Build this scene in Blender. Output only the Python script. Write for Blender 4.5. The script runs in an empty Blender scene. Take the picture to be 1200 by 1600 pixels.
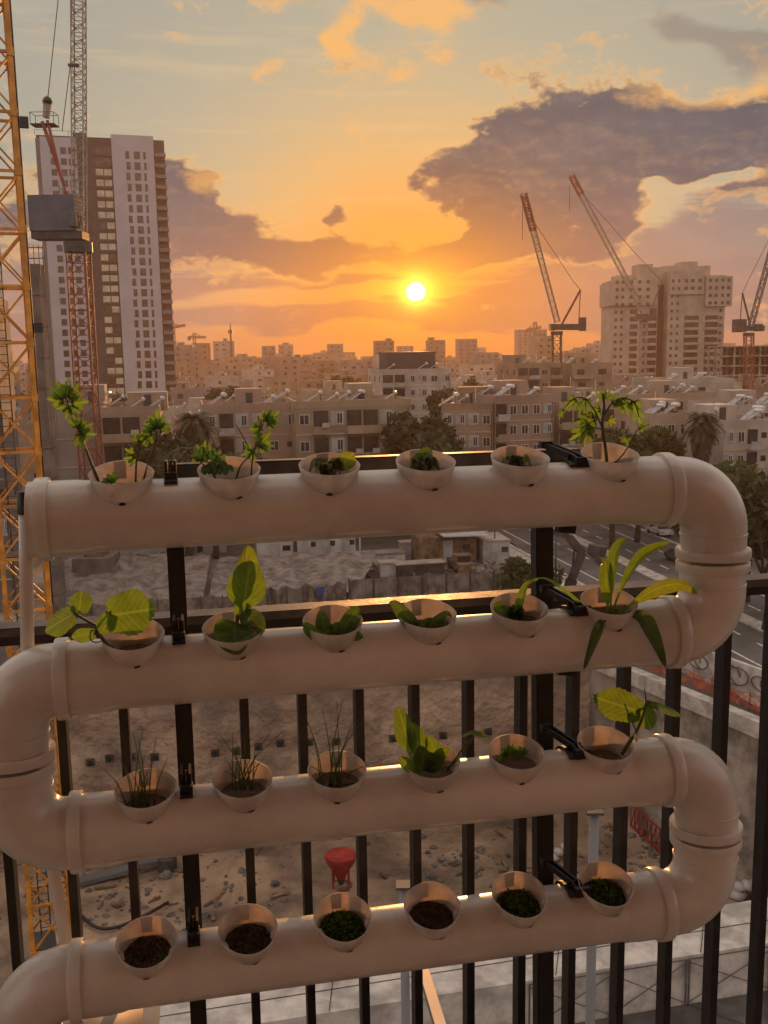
import bpy, bmesh, math, random
from mathutils import Vector, Matrix, noise
from mathutils.geometry import tessellate_polygon
random.seed(7)
sc = bpy.context.scene
COL = sc.collection
V3 = Vector
pi = math.pi

# ------------------------------------------------------------------ camera frame
F = 1560.0                      # focal length in pixels of a 1200 x 1600 picture
EYE = V3((0, 0, 24.0))
PIT = math.atan(252 / F)
RHO = 0.0162
_R0 = V3((1, 0, 0)); _U0 = V3((0, math.sin(PIT), math.cos(PIT)))
CF = V3((0, math.cos(PIT), -math.sin(PIT)))
CR = _R0 * math.cos(RHO) - _U0 * math.sin(RHO)
CU = _R0 * math.sin(RHO) + _U0 * math.cos(RHO)
def ray(x, y): return CF + CR * ((x - 600) / F) - CU * ((y - 800) / F)
def P(x, y, D):                 # the point seen at a place in the picture, D metres out
    d = ray(x, y); return EYE + d * (D / d.y)
def G(x, y, z=0.0):             # the point seen there on the level z
    d = ray(x, y); return EYE + d * ((z - EYE.z) / d.z)
def azel(x, y):
    d = ray(x, y).normalized(); return math.degrees(math.atan2(d.x, d.y)), math.degrees(math.asin(d.z))

cam = bpy.data.cameras.new('camera'); cam.sensor_fit = 'VERTICAL'; cam.sensor_height = 36.0
cam.lens = 36.0 * F / 1600; cam.clip_start = 0.05; cam.clip_end = 20000
co = bpy.data.objects.new('camera', cam); COL.objects.link(co)
mw = Matrix((CR, CU, -CF)).transposed().to_4x4(); mw.translation = EYE; co.matrix_world = mw
sc.camera = co

# ------------------------------------------------------------------ planter rack frame
RA, RL, RD, RV0, RS, RUR = 0.1925, 0.035, 1.5754, -0.2387, 0.2456, 0.0022
RO = EYE + V3((0, RD, 0))
_N = V3((-math.sin(RA), math.cos(RA), 0))
RU = V3((math.cos(RA) * math.cos(RUR), math.sin(RA) * math.cos(RUR), math.sin(RUR)))
RV = V3((0, 0, 1)) * math.cos(RL) + _N * math.sin(RL)
RW = _N * math.cos(RL) - V3((0, 0, 1)) * math.sin(RL)
def rig(u, v, w=0.0): return RO + RU * u + RV * v + RW * w
def rp(x, y, w=0.0):            # picture place -> point on the rack plane shifted w metres away
    d = ray(x, y); o = rig(0, 0, w); t = (o - EYE).dot(RW) / d.dot(RW); return EYE + d * t
def ruv(x, y, w=0.0):
    q = rp(x, y, w) - RO; return q.dot(RU), q.dot(RV)
E1 = V3((math.cos(RA), math.sin(RA), 0)); E2 = V3((-math.sin(RA), math.cos(RA), 0)); UP = V3((0, 0, 1))

# ------------------------------------------------------------------ mesh helper
class MB:
    def __init__(s): s.v = []; s.f = []; s.m = []
    def add(s, vs, fs, mi=0):
        b = len(s.v); s.v.extend([tuple(q) for q in vs]); s.f.extend([tuple(i + b for i in f) for f in fs]); s.m.extend([mi] * len(fs)); return s
    def box(s, c, sx, sy, sz, ax=None, mi=0):
        c = V3(c); X, Y, Z = ax if ax else (V3((1, 0, 0)), V3((0, 1, 0)), V3((0, 0, 1)))
        vs = [c + X * (sx * i / 2) + Y * (sy * j / 2) + Z * (sz * k / 2) for k in (-1, 1) for j in (-1, 1) for i in (-1, 1)]
        return s.add(vs, [(0, 2, 3, 1), (4, 5, 7, 6), (0, 1, 5, 4), (2, 6, 7, 3), (0, 4, 6, 2), (1, 3, 7, 5)], mi)
    def bar(s, p, q, w, h=None, up=UP, mi=0):
        p = V3(p); q = V3(q); d = q - p; L = d.length
        if L < 1e-6: return s
        d /= L; x = d.cross(up)
        if x.length < 1e-3: x = d.cross(V3((1, 0, 0)))
        x.normalize(); y = x.cross(d)
        return s.box((p + q) / 2, w, L, h or w, (x, d, y), mi)
    def tube(s, pts, r, n=12, caps=True, mi=0):
        pts = [V3(q) for q in pts]; k = len(pts)
        rs = list(r) if hasattr(r, '__len__') else [r] * k
        ref = None; rings = []
        for i in range(k):
            lo, hi = max(i - 1, 0), min(i + 1, k - 1)
            while (pts[hi] - pts[lo]).length < 1e-7 and (lo > 0 or hi < k - 1): lo = max(lo - 1, 0); hi = min(hi + 1, k - 1)
            t = pts[hi] - pts[lo]
            t.normalize()
            if ref is None: ref = t.cross(UP) if abs(t.z) < .9 else t.cross(V3((1, 0, 0)))
            ref = (ref - t * ref.dot(t)).normalized(); bi = t.cross(ref)
            rings.append([pts[i] + (ref * math.cos(2 * pi * j / n) + bi * math.sin(2 * pi * j / n)) * rs[i] for j in range(n)])
        vs = [q for g in rings for q in g]; fs = []
        for i in range(k - 1):
            for j in range(n):
                a = i * n + j; b = i * n + (j + 1) % n; fs.append((a, b, b + n, a + n))
        if caps: fs.append(tuple(range(n))[::-1]); fs.append(tuple(range((k - 1) * n, k * n)))
        return s.add(vs, fs, mi)
    def prism(s, pts, z0, z1, mi=0):                    # pts: ground outline
        n = len(pts); vs = [(q[0], q[1], z0) for q in pts] + [(q[0], q[1], z1) for q in pts]
        fs = [tuple(range(n))[::-1], tuple(range(n, 2 * n))] + [(i, (i + 1) % n, n + (i + 1) % n, n + i) for i in range(n)]
        return s.add(vs, fs, mi)
    def mesh(s, name, mats, smooth=False, angle=None):
        me = bpy.data.meshes.new(name); me.from_pydata(s.v, [], s.f)
        for m in (mats if isinstance(mats, (list, tuple)) else [mats]): me.materials.append(m)
        if any(s.m): me.polygons.foreach_set('material_index', s.m)
        if smooth or angle:
            me.polygons.foreach_set('use_smooth', [True] * len(me.polygons))
            if angle: me.set_sharp_from_angle(angle=math.radians(angle))
        me.update(); return me
    def build(s, name, mats, parent=None, smooth=False, angle=None):
        return link(name, s.mesh(name, mats, smooth, angle), parent)

def link(name, me, parent=None):
    o = bpy.data.objects.new(name, me); COL.objects.link(o)
    if parent is not None:
        o.parent = parent
    return o
def tag(o, label=None, cat=None, group=None, kind=None):
    if label: o['label'] = label
    if cat: o['category'] = cat
    if group: o['group'] = group
    if kind: o['kind'] = kind
    return o
def thing(name, label, cat, loc=(0, 0, 0), group=None, M=None):
    o = bpy.data.objects.new(name, None); COL.objects.link(o); o.empty_display_size = .2
    if M is not None: o.matrix_world = M
    else: o.location = loc
    return tag(o, label, cat, group)
def keep(o, root):              # parent a part whose mesh is written in world coordinates
    o.parent = root; o.matrix_parent_inverse = root.matrix_basis.inverted(); return o
def copy_tree(o, parent=None):
    c = o.copy(); COL.objects.link(c)
    if parent is not None: c.parent = parent
    for ch in [x for x in o.children]: copy_tree(ch, c)
    return c
def struct(o): o['kind'] = 'structure'; return o
ORD = 'zeroth first second third fourth fifth sixth seventh eighth ninth tenth eleventh twelfth thirteenth fourteenth fifteenth sixteenth seventeenth eighteenth nineteenth twentieth'.split()

# ------------------------------------------------------------------ materials
def s2l(c):
    return tuple((x / 12.92 if x <= .04045 else ((x + .055) / 1.055) ** 2.4) for x in [q / 255 for q in c])
class NT:
    def __init__(s, tree): s.t = tree; s.n = tree.nodes; s.l = tree.links
    def node(s, typ, **kw):
        nd = s.n.new(typ)
        for k, v in kw.items(): setattr(nd, k, v)
        return nd
    def put(s, sock, val):
        if isinstance(val, S): s.l.new(val.o, sock)
        elif isinstance(val, bpy.types.NodeSocket): s.l.new(val, sock)
        elif val is not None: sock.default_value = val
    def math(s, op, a, b=None, c=None, clamp=False):
        nd = s.n.new('ShaderNodeMath'); nd.operation = op; nd.use_clamp = clamp
        for i, q in enumerate((a, b, c)):
            if q is not None: s.put(nd.inputs[i], q)
        return S(s, nd.outputs[0])
    def noise(s, vec, scale, detail=4, rough=.5, dim='3D', dist=0.0, out=0):
        nd = s.node('ShaderNodeTexNoise'); nd.noise_dimensions = dim
        if vec is not None: s.put(nd.inputs['Vector'], vec)
        nd.inputs['Scale'].default_value = scale; nd.inputs['Detail'].default_value = detail
        nd.inputs['Roughness'].default_value = rough; nd.inputs['Distortion'].default_value = dist
        return S(s, nd.outputs[out])
    def ramp(s, fac, stops, interp='LINEAR'):
        nd = s.node('ShaderNodeValToRGB'); cr = nd.color_ramp; cr.interpolation = interp
        while len(cr.elements) > 1: cr.elements.remove(cr.elements[-1])
        for i, (p, c) in enumerate(stops):
            e = cr.elements[0] if i == 0 else cr.elements.new(p)
            e.position = p; e.color = (*c, 1) if len(c) == 3 else c
        s.put(nd.inputs[0], fac); return S(s, nd.outputs[0])
    def mix(s, fac, a, b, mode='MIX'):
        nd = s.node('ShaderNodeMix'); nd.data_type = 'RGBA'; nd.blend_type = mode
        s.put(nd.inputs['Factor'], fac)
        for sock, q in ((nd.inputs[6], a), (nd.inputs[7], b)):
            if isinstance(q, (tuple, list)): sock.default_value = (*q, 1) if len(q) == 3 else q
            else: s.put(sock, q)
        return S(s, nd.outputs[2])
    def combine(s, x, y, z):
        nd = s.node('ShaderNodeCombineXYZ')
        for i, q in enumerate((x, y, z)): s.put(nd.inputs[i], q)
        return S(s, nd.outputs[0])
    def sstep(s, x, lo, hi):
        nd = s.node('ShaderNodeMapRange'); nd.interpolation_type = 'SMOOTHSTEP'
        s.put(nd.inputs[0], x); s.put(nd.inputs[1], lo); s.put(nd.inputs[2], hi)
        return S(s, nd.outputs[0])
class S:
    def __init__(s, nt, o): s.nt = nt; s.o = o
    def __add__(s, b): return s.nt.math('ADD', s, b)
    __radd__ = __add__
    def __mul__(s, b): return s.nt.math('MULTIPLY', s, b)
    __rmul__ = __mul__
    def __sub__(s, b): return s.nt.math('SUBTRACT', s, b)
    def __rsub__(s, b): return s.nt.math('SUBTRACT', b, s)
    def __truediv__(s, b): return s.nt.math('DIVIDE', s, b)

def mat(name, col, rough=.6, metal=0.0, var=.12, scale=3.0, bump=0.0, bscale=None, spec=.5, trans=None, emit=None, estr=0.0,
        col2=None, coords='Object', rand=0.0, streak=0.0, detail=5, coat=0.0, veins=False, bdist=.02):
    """a painted / mineral surface: colour broken up by noise, optional bump, streaks, per object tint and translucency"""
    m = bpy.data.materials.new(name); m.use_nodes = True; nt = NT(m.node_tree); b = nt.n['Principled BSDF']
    tc = nt.node('ShaderNodeTexCoord'); vec = tc.outputs[coords]
    n = nt.noise(vec, scale, detail, .6)
    c2 = col2 if col2 else tuple(x * (1 - var * 2.2) for x in col)
    f = nt.sstep(n, .3, .7)
    c = nt.mix(f, tuple(min(1, x * (1 + var * .5)) for x in col), c2)
    if streak:
        sp = nt.node('ShaderNodeMapping'); nt.put(sp.inputs[0], vec); sp.inputs['Scale'].default_value = (1.2, 1.2, .08)
        st = nt.sstep(nt.noise(sp.outputs[0], 1.0, 4, .7), .5, .8)
        c = nt.mix(st * streak, c, tuple(x * .45 for x in col))
    vn = None
    if veins:                     # midrib and side veins drawn along the blade
        uvn = nt.node('ShaderNodeUVMap'); sp_ = nt.node('ShaderNodeSeparateXYZ'); nt.l.new(uvn.outputs[0], sp_.inputs[0])
        ua = nt.math('ABSOLUTE', S(nt, sp_.outputs[0])); vv = S(nt, sp_.outputs[1])
        mid = 1.0 - nt.sstep(ua, .02, .09); fr_ = nt.math('ABSOLUTE', nt.math('FRACT', (vv - ua * .38) * 7.0) - .5)
        vn = nt.math('MAXIMUM', mid, (1.0 - nt.sstep(fr_, .0, .13)) * .6)
        c = nt.mix(vn * .55, c, tuple(min(1, x * 2.1 + .02) for x in col))
    if rand:
        oi = nt.node('ShaderNodeObjectInfo'); hs = nt.node('ShaderNodeHueSaturation')
        nt.put(hs.inputs['Value'], S(nt, oi.outputs['Random']) * rand + (1 - rand / 2)); nt.put(hs.inputs['Color'], c); c = S(nt, hs.outputs[0])
    nt.put(b.inputs['Base Color'], c)
    b.inputs['Roughness'].default_value = rough; b.inputs['Metallic'].default_value = metal
    nt.put(b.inputs['Roughness'], nt.noise(vec, scale * 2.3, 3) * .25 + (rough - .125))
    b.inputs['Specular IOR Level'].default_value = spec
    if coat: b.inputs['Coat Weight'].default_value = coat; b.inputs['Coat Roughness'].default_value = .15
    if bump:
        bp = nt.node('ShaderNodeBump'); bp.inputs['Strength'].default_value = bump; bp.inputs['Distance'].default_value = bdist
        hgt = nt.noise(vec, bscale or scale * 6, 5)
        nt.put(bp.inputs['Height'], hgt + vn * -.6 if vn is not None else hgt); nt.put(b.inputs['Normal'], bp.outputs[0])
    if emit:
        b.inputs['Emission Color'].default_value = (*emit, 1); b.inputs['Emission Strength'].default_value = estr
    if trans:
        tr = nt.node('ShaderNodeBsdfTranslucent'); mx = nt.node('ShaderNodeMixShader')
        tcol = nt.mix(f, trans[1], tuple(x * .7 for x in trans[1]))
        nt.put(tr.inputs[0], nt.mix(vn * .45, tcol, tuple(min(1, x * 1.7 + .03) for x in trans[1])) if vn is not None else tcol)
        mx.inputs[0].default_value = trans[0]
        nt.l.new(b.outputs[0], mx.inputs[1]); nt.l.new(tr.outputs[0], mx.inputs[2])
        nt.l.new(mx.outputs[0], nt.n['Material Output'].inputs[0])
    return m

M = {}
M['pvc'] = mat('pvc_pipe', (.67, .635, .575), .30, var=.085, scale=5, streak=.10, bump=.04, bscale=120, coords='Object', coat=.3)
M['cup'] = mat('cup_plastic', (.74, .69, .64), .4, var=.05, scale=30, trans=(.5, (.86, .74, .63)))
M['black_metal'] = mat('black_metal', (.018, .0155, .015), .5, var=.25, scale=25, bump=.06, bscale=300, spec=.35)
M['rail_metal'] = mat('rail_metal', (.085, .066, .054), .5, var=.3, scale=18, bump=.1, bscale=240, spec=.55)
M['black_rubber'] = mat('black_plastic', (.012, .012, .013), .4, var=.2, scale=30)
M['chrome'] = mat('clip_steel', (.35, .33, .31), .3, metal=1.0, var=.1, scale=30)
M['soil'] = mat('soil', (.13, .075, .05), .95, var=.35, scale=90, bump=.9, bscale=260)
M['sponge'] = mat('sponge', (.20, .165, .135), .95, var=.15, scale=60, bump=.5, bscale=300)
M['moss'] = mat('moss', (.18, .36, .06), .8, var=.35, scale=70, bump=.8, bscale=240, trans=(.3, (.08, .2, .02)))
M['leaf'] = mat('leaf_green', (.080, .165, .030), .42, var=.22, scale=45, bump=.22, bscale=140, trans=(.55, (.26, .40, .035)), veins=True)
M['leaf_dark'] = mat('leaf_dark', (.060, .110, .034), .42, var=.22, scale=45, bump=.22, bscale=140, trans=(.4, (.16, .25, .035)), veins=True)
M['leaf_yellow'] = mat('leaf_yellow', (.15, .21, .035), .45, var=.2, scale=40, bump=.15, bscale=140, trans=(.55, (.34, .42, .035)), veins=True)
M['leaf_wilt'] = mat('leaf_wilted', (.13, .135, .07), .5, var=.3, scale=60, bump=.3, bscale=160, trans=(.4, (.30, .27, .09)), veins=True)
M['stem'] = mat('stem', (.12, .13, .045), .55, var=.2, scale=60, trans=(.2, (.3, .28, .06)))
M['root'] = mat('root', (.55, .48, .33), .6, var=.1, scale=60)
M['yellow'] = mat('yellow_paint', (.66, .27, .03), .5, var=.22, scale=1.4, streak=.5, bump=.1, bscale=20)
M['crane_red'] = mat('red_paint', (.28, .065, .035), .55, var=.2, scale=1.2, streak=.4)
M['crane_white'] = mat('white_crane_paint', (.34, .29, .25), .5, var=.2, scale=1.0, streak=.5)
M['crane_dark'] = mat('dark_crane_steel', (.06, .055, .055), .5, var=.3, scale=1.0)
M['crane_blue'] = mat('blue_grey_ballast', (.10, .11, .14), .7, var=.12, scale=.7, streak=.3)
M['rope'] = mat('steel_rope', (.05, .045, .04), .6)
M['concrete'] = mat('concrete', (.38, .325, .275), .85, var=.3, scale=.5, bump=.6, bscale=3, streak=.45, bdist=.12, detail=8)
M['concrete_light'] = mat('light_concrete', (.52, .475, .43), .85, var=.22, scale=1.1, bump=.4, bscale=14, detail=9)
M['concrete_dark'] = mat('dark_concrete', (.11, .10, .095), .9, var=.25, scale=.7, bump=.3, bscale=9)
M['asphalt'] = mat('asphalt', (.115, .105, .098), .8, var=.2, scale=.25, bump=.25, bscale=30)
M['paint'] = mat('road_paint', (.62, .60, .56), .7, var=.2, scale=2.0)
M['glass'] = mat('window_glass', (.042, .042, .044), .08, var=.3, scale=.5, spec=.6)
M['glass_bright'] = mat('pale_glass', (.30, .33, .36), .07, var=.2, scale=.3, spec=.8, metal=.35)
M['sky_glow_pane'] = mat('sky_glow_window', (.26, .24, .20), .3, emit=(1.0, .76, .46), estr=.10, var=.3, scale=.35)  # weak emission imitates sky light seen through the glass
M['frame_white'] = mat('white_frame', (.50, .48, .46), .5, var=.1)
M['shutter'] = mat('shutter', (.36, .35, .34), .6, var=.15, scale=.9)
M['panel'] = mat('collector_glass', (.30, .30, .31), .16, var=.3, scale=1.5, spec=.8, metal=.35)
M['panel_rim'] = mat('aluminium_edge', (.6, .58, .56), .35, metal=.6, var=.1)
M['tank'] = mat('white_tank', (.70, .68, .65), .4, var=.12, scale=2)
M['bark'] = mat('bark', (.07, .05, .036), .9, var=.3, scale=3, bump=.6)
M['foliage'] = mat('tree_foliage', (.046, .076, .024), .65, var=.3, scale=.55, rand=.5, trans=(.3, (.10, .12, .02)))
M['foliage_dark'] = mat('dark_foliage', (.030, .052, .019), .65, var=.3, scale=.55, rand=.5, trans=(.25, (.06, .075, .018)))
M['palm'] = mat('palm_frond', (.050, .058, .024), .55, var=.3, scale=1.0, trans=(.25, (.1, .11, .02)))
M['tower_white'] = mat('tower_cladding', (.40, .40, .45), .5, var=.06, scale=.15, streak=.12)
M['tower_brown'] = mat('tower_recess_shade', (.040, .043, .050), .55, var=.15, scale=.2)
M['tower_grey'] = mat('tower_grey_cladding', (.16, .155, .16), .55, var=.12, scale=.2)
M['beige'] = mat('pale_stone', (.42, .35, .285), .8, var=.12, scale=.2, streak=.25)
M['soil_pit'] = mat('excavated_earth', (.36, .25, .165), .95, var=.3, scale=.17, bump=.9, bscale=1.6, col2=(.10, .072, .052), detail=10, bdist=.35)
M['shotcrete'] = mat('sprayed_concrete', (.43, .31, .225), .95, var=.3, scale=.26, bump=1.0, bscale=1.3, streak=.5, col2=(.17, .13, .105), detail=10, bdist=.45)
M['rubble'] = mat('rubble', (.19, .17, .15), .95, var=.3, scale=.8, bump=.6, bscale=6, rand=.4)
M['red_plastic'] = mat('red_plastic', (.36, .035, .03), .45, var=.2, scale=2)
M['tarp'] = mat('grey_tarp', (.22, .18, .155), .7, var=.3, scale=.9, bump=.4, bscale=2.5)
M['cabin'] = mat('cabin_white', (.46, .44, .42), .55, var=.14, scale=.6, streak=.4)
M['timber'] = mat('timber', (.20, .125, .07), .8, var=.3, scale=1.5)
M['ground'] = mat('city_ground', (.13, .115, .10), .9, var=.3, scale=.05, bump=.3, bscale=2, coords='Object')
M['dust'] = mat('site_dust', (.28, .23, .19), .95, var=.25, scale=.12, bump=.5, bscale=2)
M['car_paint'] = mat('car_paint', (.05, .05, .055), .25, var=.1, coat=.5)
M['car_white'] = mat('car_white', (.55, .54, .53), .25, var=.1, coat=.5)
M['tyre'] = mat('tyre', (.015, .015, .015), .85)
M['lamp_glint'] = mat('headlamp_glint', (.8, .8, .8), .2, emit=(1, .93, .8), estr=6.0)  # emission stands in for a bright glint on one car's headlights
M['blue'] = mat('blue_sign', (.03, .07, .22), .5)
M['stucco'] = mat('balcony_stucco', (.26, .16, .10), .9, var=.06, scale=3, bump=.3, bscale=60)
M['tile'] = mat('balcony_tile', (.32, .29, .26), .6, var=.1, scale=5)
FAC = {}
for k, c in dict(cream=(.37, .285, .21), grey=(.26, .225, .20), white=(.44, .375, .32), sand=(.33, .245, .17), pinkish=(.34, .235, .18), tan=(.27, .19, .13)).items():
    FAC[k] = mat('facade_' + k, c, .85, var=.13, scale=.22, streak=.4, bump=.15, bscale=4, rand=.25)
M['core_concrete'] = mat('raw_core_concrete', (.17, .14, .12), .9, var=.2, scale=.5, streak=.5)
FAC['dark_grey'] = mat('facade_dark_grey', (.15, .135, .13), .85, var=.15, scale=.3, streak=.4)  # dark grey facade of the house behind the yellow mast
M['roof'] = mat('roof_bitumen', (.33, .28, .24), .85, var=.22, scale=.35, rand=.5)
# ------------------------------------------------------------------ sky (world)
SUN = azel(650, 456)
def build_world():
    w = bpy.data.worlds.new('World'); sc.world = w; w.use_nodes = True
    nt = NT(w.node_tree); bg = nt.n['Background']; out = nt.n['World Output']
    sky = nt.node('ShaderNodeTexSky'); sky.sky_type = 'NISHITA'; sky.sun_disc = False
    sky.sun_elevation = math.radians(SUN[1]); sky.sun_rotation = math.radians(SUN[0]); sky.altitude = 20; sky.dust_density = 2.5
    tc = nt.node('ShaderNodeTexCoord'); sx = nt.node('ShaderNodeSeparateXYZ'); nt.l.new(tc.outputs['Generated'], sx.inputs[0])
    x, y, z = [S(nt, sx.outputs[i]) for i in range(3)]
    az = nt.math('ARCTAN2', x, y) * 57.29578
    el = nt.math('ARCSINE', z) * 57.29578
    dx = az - SUN[0]; dy = el - SUN[1]
    # noise fields live on the dome (azimuth / elevation in degrees)
    v1 = nt.combine(az * .075, el * .17, 0.0)
    w1 = nt.noise(v1, 1.7, 3, .5) - .5; w2 = nt.noise(nt.combine(az * .075 + 31.0, el * .17, 4.0), 1.7, 3, .5) - .5
    wx = az + w1 * 9.0; wy = el + w2 * 4.5
    def field(ox, oy):          # cumulus texture: large lumps, billows, ragged fringe
        a_ = az + w1 * 2.0 - ox; e_ = el + w2 * 1.2 - oy
        f1 = nt.noise(nt.combine(a_ * .11, e_ * .20, 2.0), 1.5, 10, .66)
        f2 = nt.noise(nt.combine(a_ * .30, e_ * .46, 7.0), 1.5, 5, .55)
        return f1, nt.math('ABSOLUTE', f2 - .5) * 2.0
    fine, bil = field(0.0, 0.0)
    offx = dx * -.022 ; offy = dy * -.035 - .12
    fine2, bil2 = field(offx, offy)
    puff = nt.noise(nt.combine(az * .18, el * .28, 5.0), 1.6, 7, .6)
    streak = nt.noise(nt.combine(az * .06, el * .75, 9.0), 1.5, 7, .6)
    ang = nt.math('SQRT', dx * dx * .72 + dy * dy * 1.15)
    C = s2l
    base = nt.ramp(ang / 60.0, [(0, C((255, 190, 56))), (.03, C((255, 180, 58))), (.075, C((246, 172, 84))), (.13, C((226, 182, 118))), (.19, C((198, 180, 142))), (.25, C((176, 174, 152))),
                              (.33, C((164, 166, 152))), (.5, C((156, 162, 160))), (.68, (.92, .86, .82)), (1, (.82, .70, .63))])  # last stops, out of view: sky brightened and warmed as fill light
    hz = nt.math('EXPONENT', el * el * -.09)         # the reddened band along the horizon
    base = nt.mix(hz * .75, base, nt.ramp(nt.math('ABSOLUTE', dx) / 40.0, [(0, C((230, 116, 42))), (.25, C((200, 116, 68))), (.5, C((160, 116, 98))), (1, C((140, 112, 104)))]))
    lum = streak - .5
    base = nt.mix(nt.sstep(streak, .5, .72) * .35, base, nt.mix(.5, base, C((255, 214, 150))))
    # cloud masses: where, how wide / high (degrees), slant, weight
    def blobs(L):
        tot = None
        for px, py, rx, ry, th, wt in L:
            a, e = azel(px, py); rx /= 27.0; ry /= 27.0
            c, s_ = math.cos(math.radians(th)), math.sin(math.radians(th))
            ux = wx - a; uy = wy - e
            p = (ux * c + uy * s_) / rx; q = (uy * c - ux * s_) / ry
            g = nt.math('EXPONENT', (p * p + q * q) * -1.0) * wt
            tot = g if tot is None else tot + g
        return tot
    heavy = blobs([(790, 245, 95, 60, 10, 1.0), (940, 222, 150, 62, -4, 1.15), (1120, 212, 150, 46, 0, 1.05), (900, 300, 150, 46, 0, .85), (1260, 215, 140, 62, 0, 1.0),
                   (760, 335, 75, 40, 30, .75), (690, 392, 90, 22, 4, .85), (820, 390, 120, 26, 0, .6), (940, 345, 60, 45, 0, .55),
                   (320, 318, 75, 46, -34, 1.05), (285, 365, 90, 42, 0, .85), (500, 385, 85, 26, 8, .95), (430, 412, 80, 18, 0, .8), (60, 320, 80, 50, 0, .8), (510, 326, 26, 18, -20, .75), (655, 290, 26, 34, 50, .45), (265, 262, 26, 22, 0, .6)])
    gapb = blobs([(1130, 277, 120, 15, 5, .9), (1010, 300, 45, 20, -25, .8), (700, 355, 40, 18, 30, .4)])
    stra = blobs([(1080, 370, 190, 72, 0, 1.0), (900, 430, 170, 40, 0, .7), (1060, 470, 200, 50, 0, .8), (330, 460, 170, 22, 3, .75), (560, 498, 150, 17, 3, .95), (790, 496, 150, 20, -2, .85), (370, 522, 170, 26, 0, .8), (250, 420, 160, 30, 0, .6), (60, 460, 140, 80, 0, .7), (560, 440, 90, 9, 3, .65), (750, 462, 70, 5, -3, .9)])
    wisp = blobs([(620, 8, 120, 20, -6, .80), (540, 52, 26, 30, 50, .62), (610, 112, 42, 18, 0, .36), (405, 112, 28, 18, 0, .40), (345, 292, 36, 16, -30, .5), (1100, 130, 110, 22, 14, .42), (690, 70, 50, 16, 0, .3), (590, 190, 60, 16, 0, .25)])
    greyw = blobs([(1080, 42, 120, 26, -16, .7), (1190, 80, 90, 40, 0, .5), (770, 5, 40, 14, 0, .6)])
    scov = nt.sstep(stra - gapb * .6 + (streak - .5) * 1.6 + (fine - .5) * 1.0, .30, .72)
    near = nt.math('EXPONENT', (dx * dx * .010 + dy * dy * .026) * -1.0)      # clouds take the sun's colour near it
    scol = nt.mix(near, C((100, 112, 124)), C((164, 92, 46)))
    scol = nt.mix(nt.sstep(puff, .4, .7) * .5, scol, nt.mix(near, C((124, 130, 134)), C((200, 118, 56))))
    col = nt.mix(scov * .8, base, scol)
    dens = heavy - gapb * 1.0 + (fine - .5) * 1.9 + (.30 - bil) * .80
    cov = nt.sstep(dens, .30, .60)
    core = nt.sstep(dens, .40, .74)
    relief = (fine - fine2) * 1.5 + (bil2 - bil) * .35
    dark = nt.mix(near, C((50, 80, 98)), C((98, 72, 58)))
    dark = nt.mix(nt.sstep(puff, .35, .75) * .55, dark, nt.mix(near, C((86, 106, 118)), C((138, 94, 60))))
    dark = nt.mix(nt.math('MULTIPLY', relief * (1.25 - core), 3.0, clamp=True), dark, nt.mix(near, C((214, 170, 118)), C((255, 172, 74))))
    dark = nt.mix(nt.math('MULTIPLY', relief, -2.0, clamp=True), dark, nt.mix(near, C((42, 60, 80)), C((88, 58, 44))))
    lowd = nt.sstep(el, 9.5, 5.0); dark = nt.mix(lowd * .55, dark, nt.mix(near, C((92, 102, 114)), C((146, 88, 52))))
    rim = nt.mix(near, C((226, 184, 126)), C((255, 176, 70)))
    col = nt.mix(cov * .96, col, nt.mix(core, rim, dark))
    gcov = nt.sstep(greyw + (fine - .5) * 1.6, .3, .7); col = nt.mix(gcov * .55, col, C((122, 116, 112)))
    wcov = nt.sstep(wisp + (fine - .5) * 1.5 + (.3 - bil) * .5, .2, .72)
    col = nt.mix(wcov * .85, col, nt.mix(nt.math('EXPONENT', dy * dy * -.01), C((244, 184, 108)), C((255, 184, 92))))
    # the sun itself and its aureole, cut by the thin bars of cloud
    r2 = dx * dx + dy * dy
    slit = 1.0 - scov * .55
    halo = nt.math('EXPONENT', (dx * dx * .022 + dy * dy * .075) * -1.0) * slit
    col = nt.mix(halo * .75, col, (1.0, .36, .022))
    glow = nt.math('EXPONENT', (dx * dx * .20 + dy * dy * .55) * -1.0) * slit
    col = nt.mix(nt.math('MINIMUM', glow * 1.15, 1.0), col, (1.9, .86, .02))
    col = nt.mix(nt.math('EXPONENT', r2 * -1.7), col, (3.2, 2.1, .25))
    disc = nt.math('SUBTRACT', 1.0, nt.sstep(r2 + (fine - .5) * .5, .06, .36))
    col = nt.mix(disc, col, (9.0, 7.2, 3.2))
    # below the horizon: dim ground light
    col = nt.mix(nt.sstep(el, -3.0, -.5), (.10, .075, .055), col)
    em = nt.node('ShaderNodeMix'); em.data_type = 'RGBA'; em.blend_type = 'ADD'; em.inputs['Factor'].default_value = 1
    nt.put(em.inputs[6], nt.mix(1.0, sky.outputs[0], (.0016, .0016, .002), 'MULTIPLY')); nt.put(em.inputs[7], nt.mix(1.0, col, (SKY_GAIN,) * 3, 'MULTIPLY'))
    nt.l.new(em.outputs[2], bg.inputs[0]); bg.inputs[1].default_value = 1.0
    w.cycles.sampling_method = 'MANUAL'; w.cycles.sample_map_resolution = 1024
SKY_GAIN = .80; HAZE = .00035
build_world()
sun = bpy.data.lights.new('sun', 'SUN'); sun.energy = 3.2; sun.angle = math.radians(.6); sun.color = (1.0, .43, .13)
so = bpy.data.objects.new('sun', sun); COL.objects.link(so)
_sd = ray(650, 456).normalized(); so.rotation_euler = (_sd).to_track_quat('Z', 'Y').to_euler()
sc.view_settings.view_transform = 'Standard'; sc.view_settings.look = 'None'; sc.view_settings.exposure = 0.36; sc.view_settings.gamma = 1.0
sc.view_settings.use_curve_mapping = False
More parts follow.
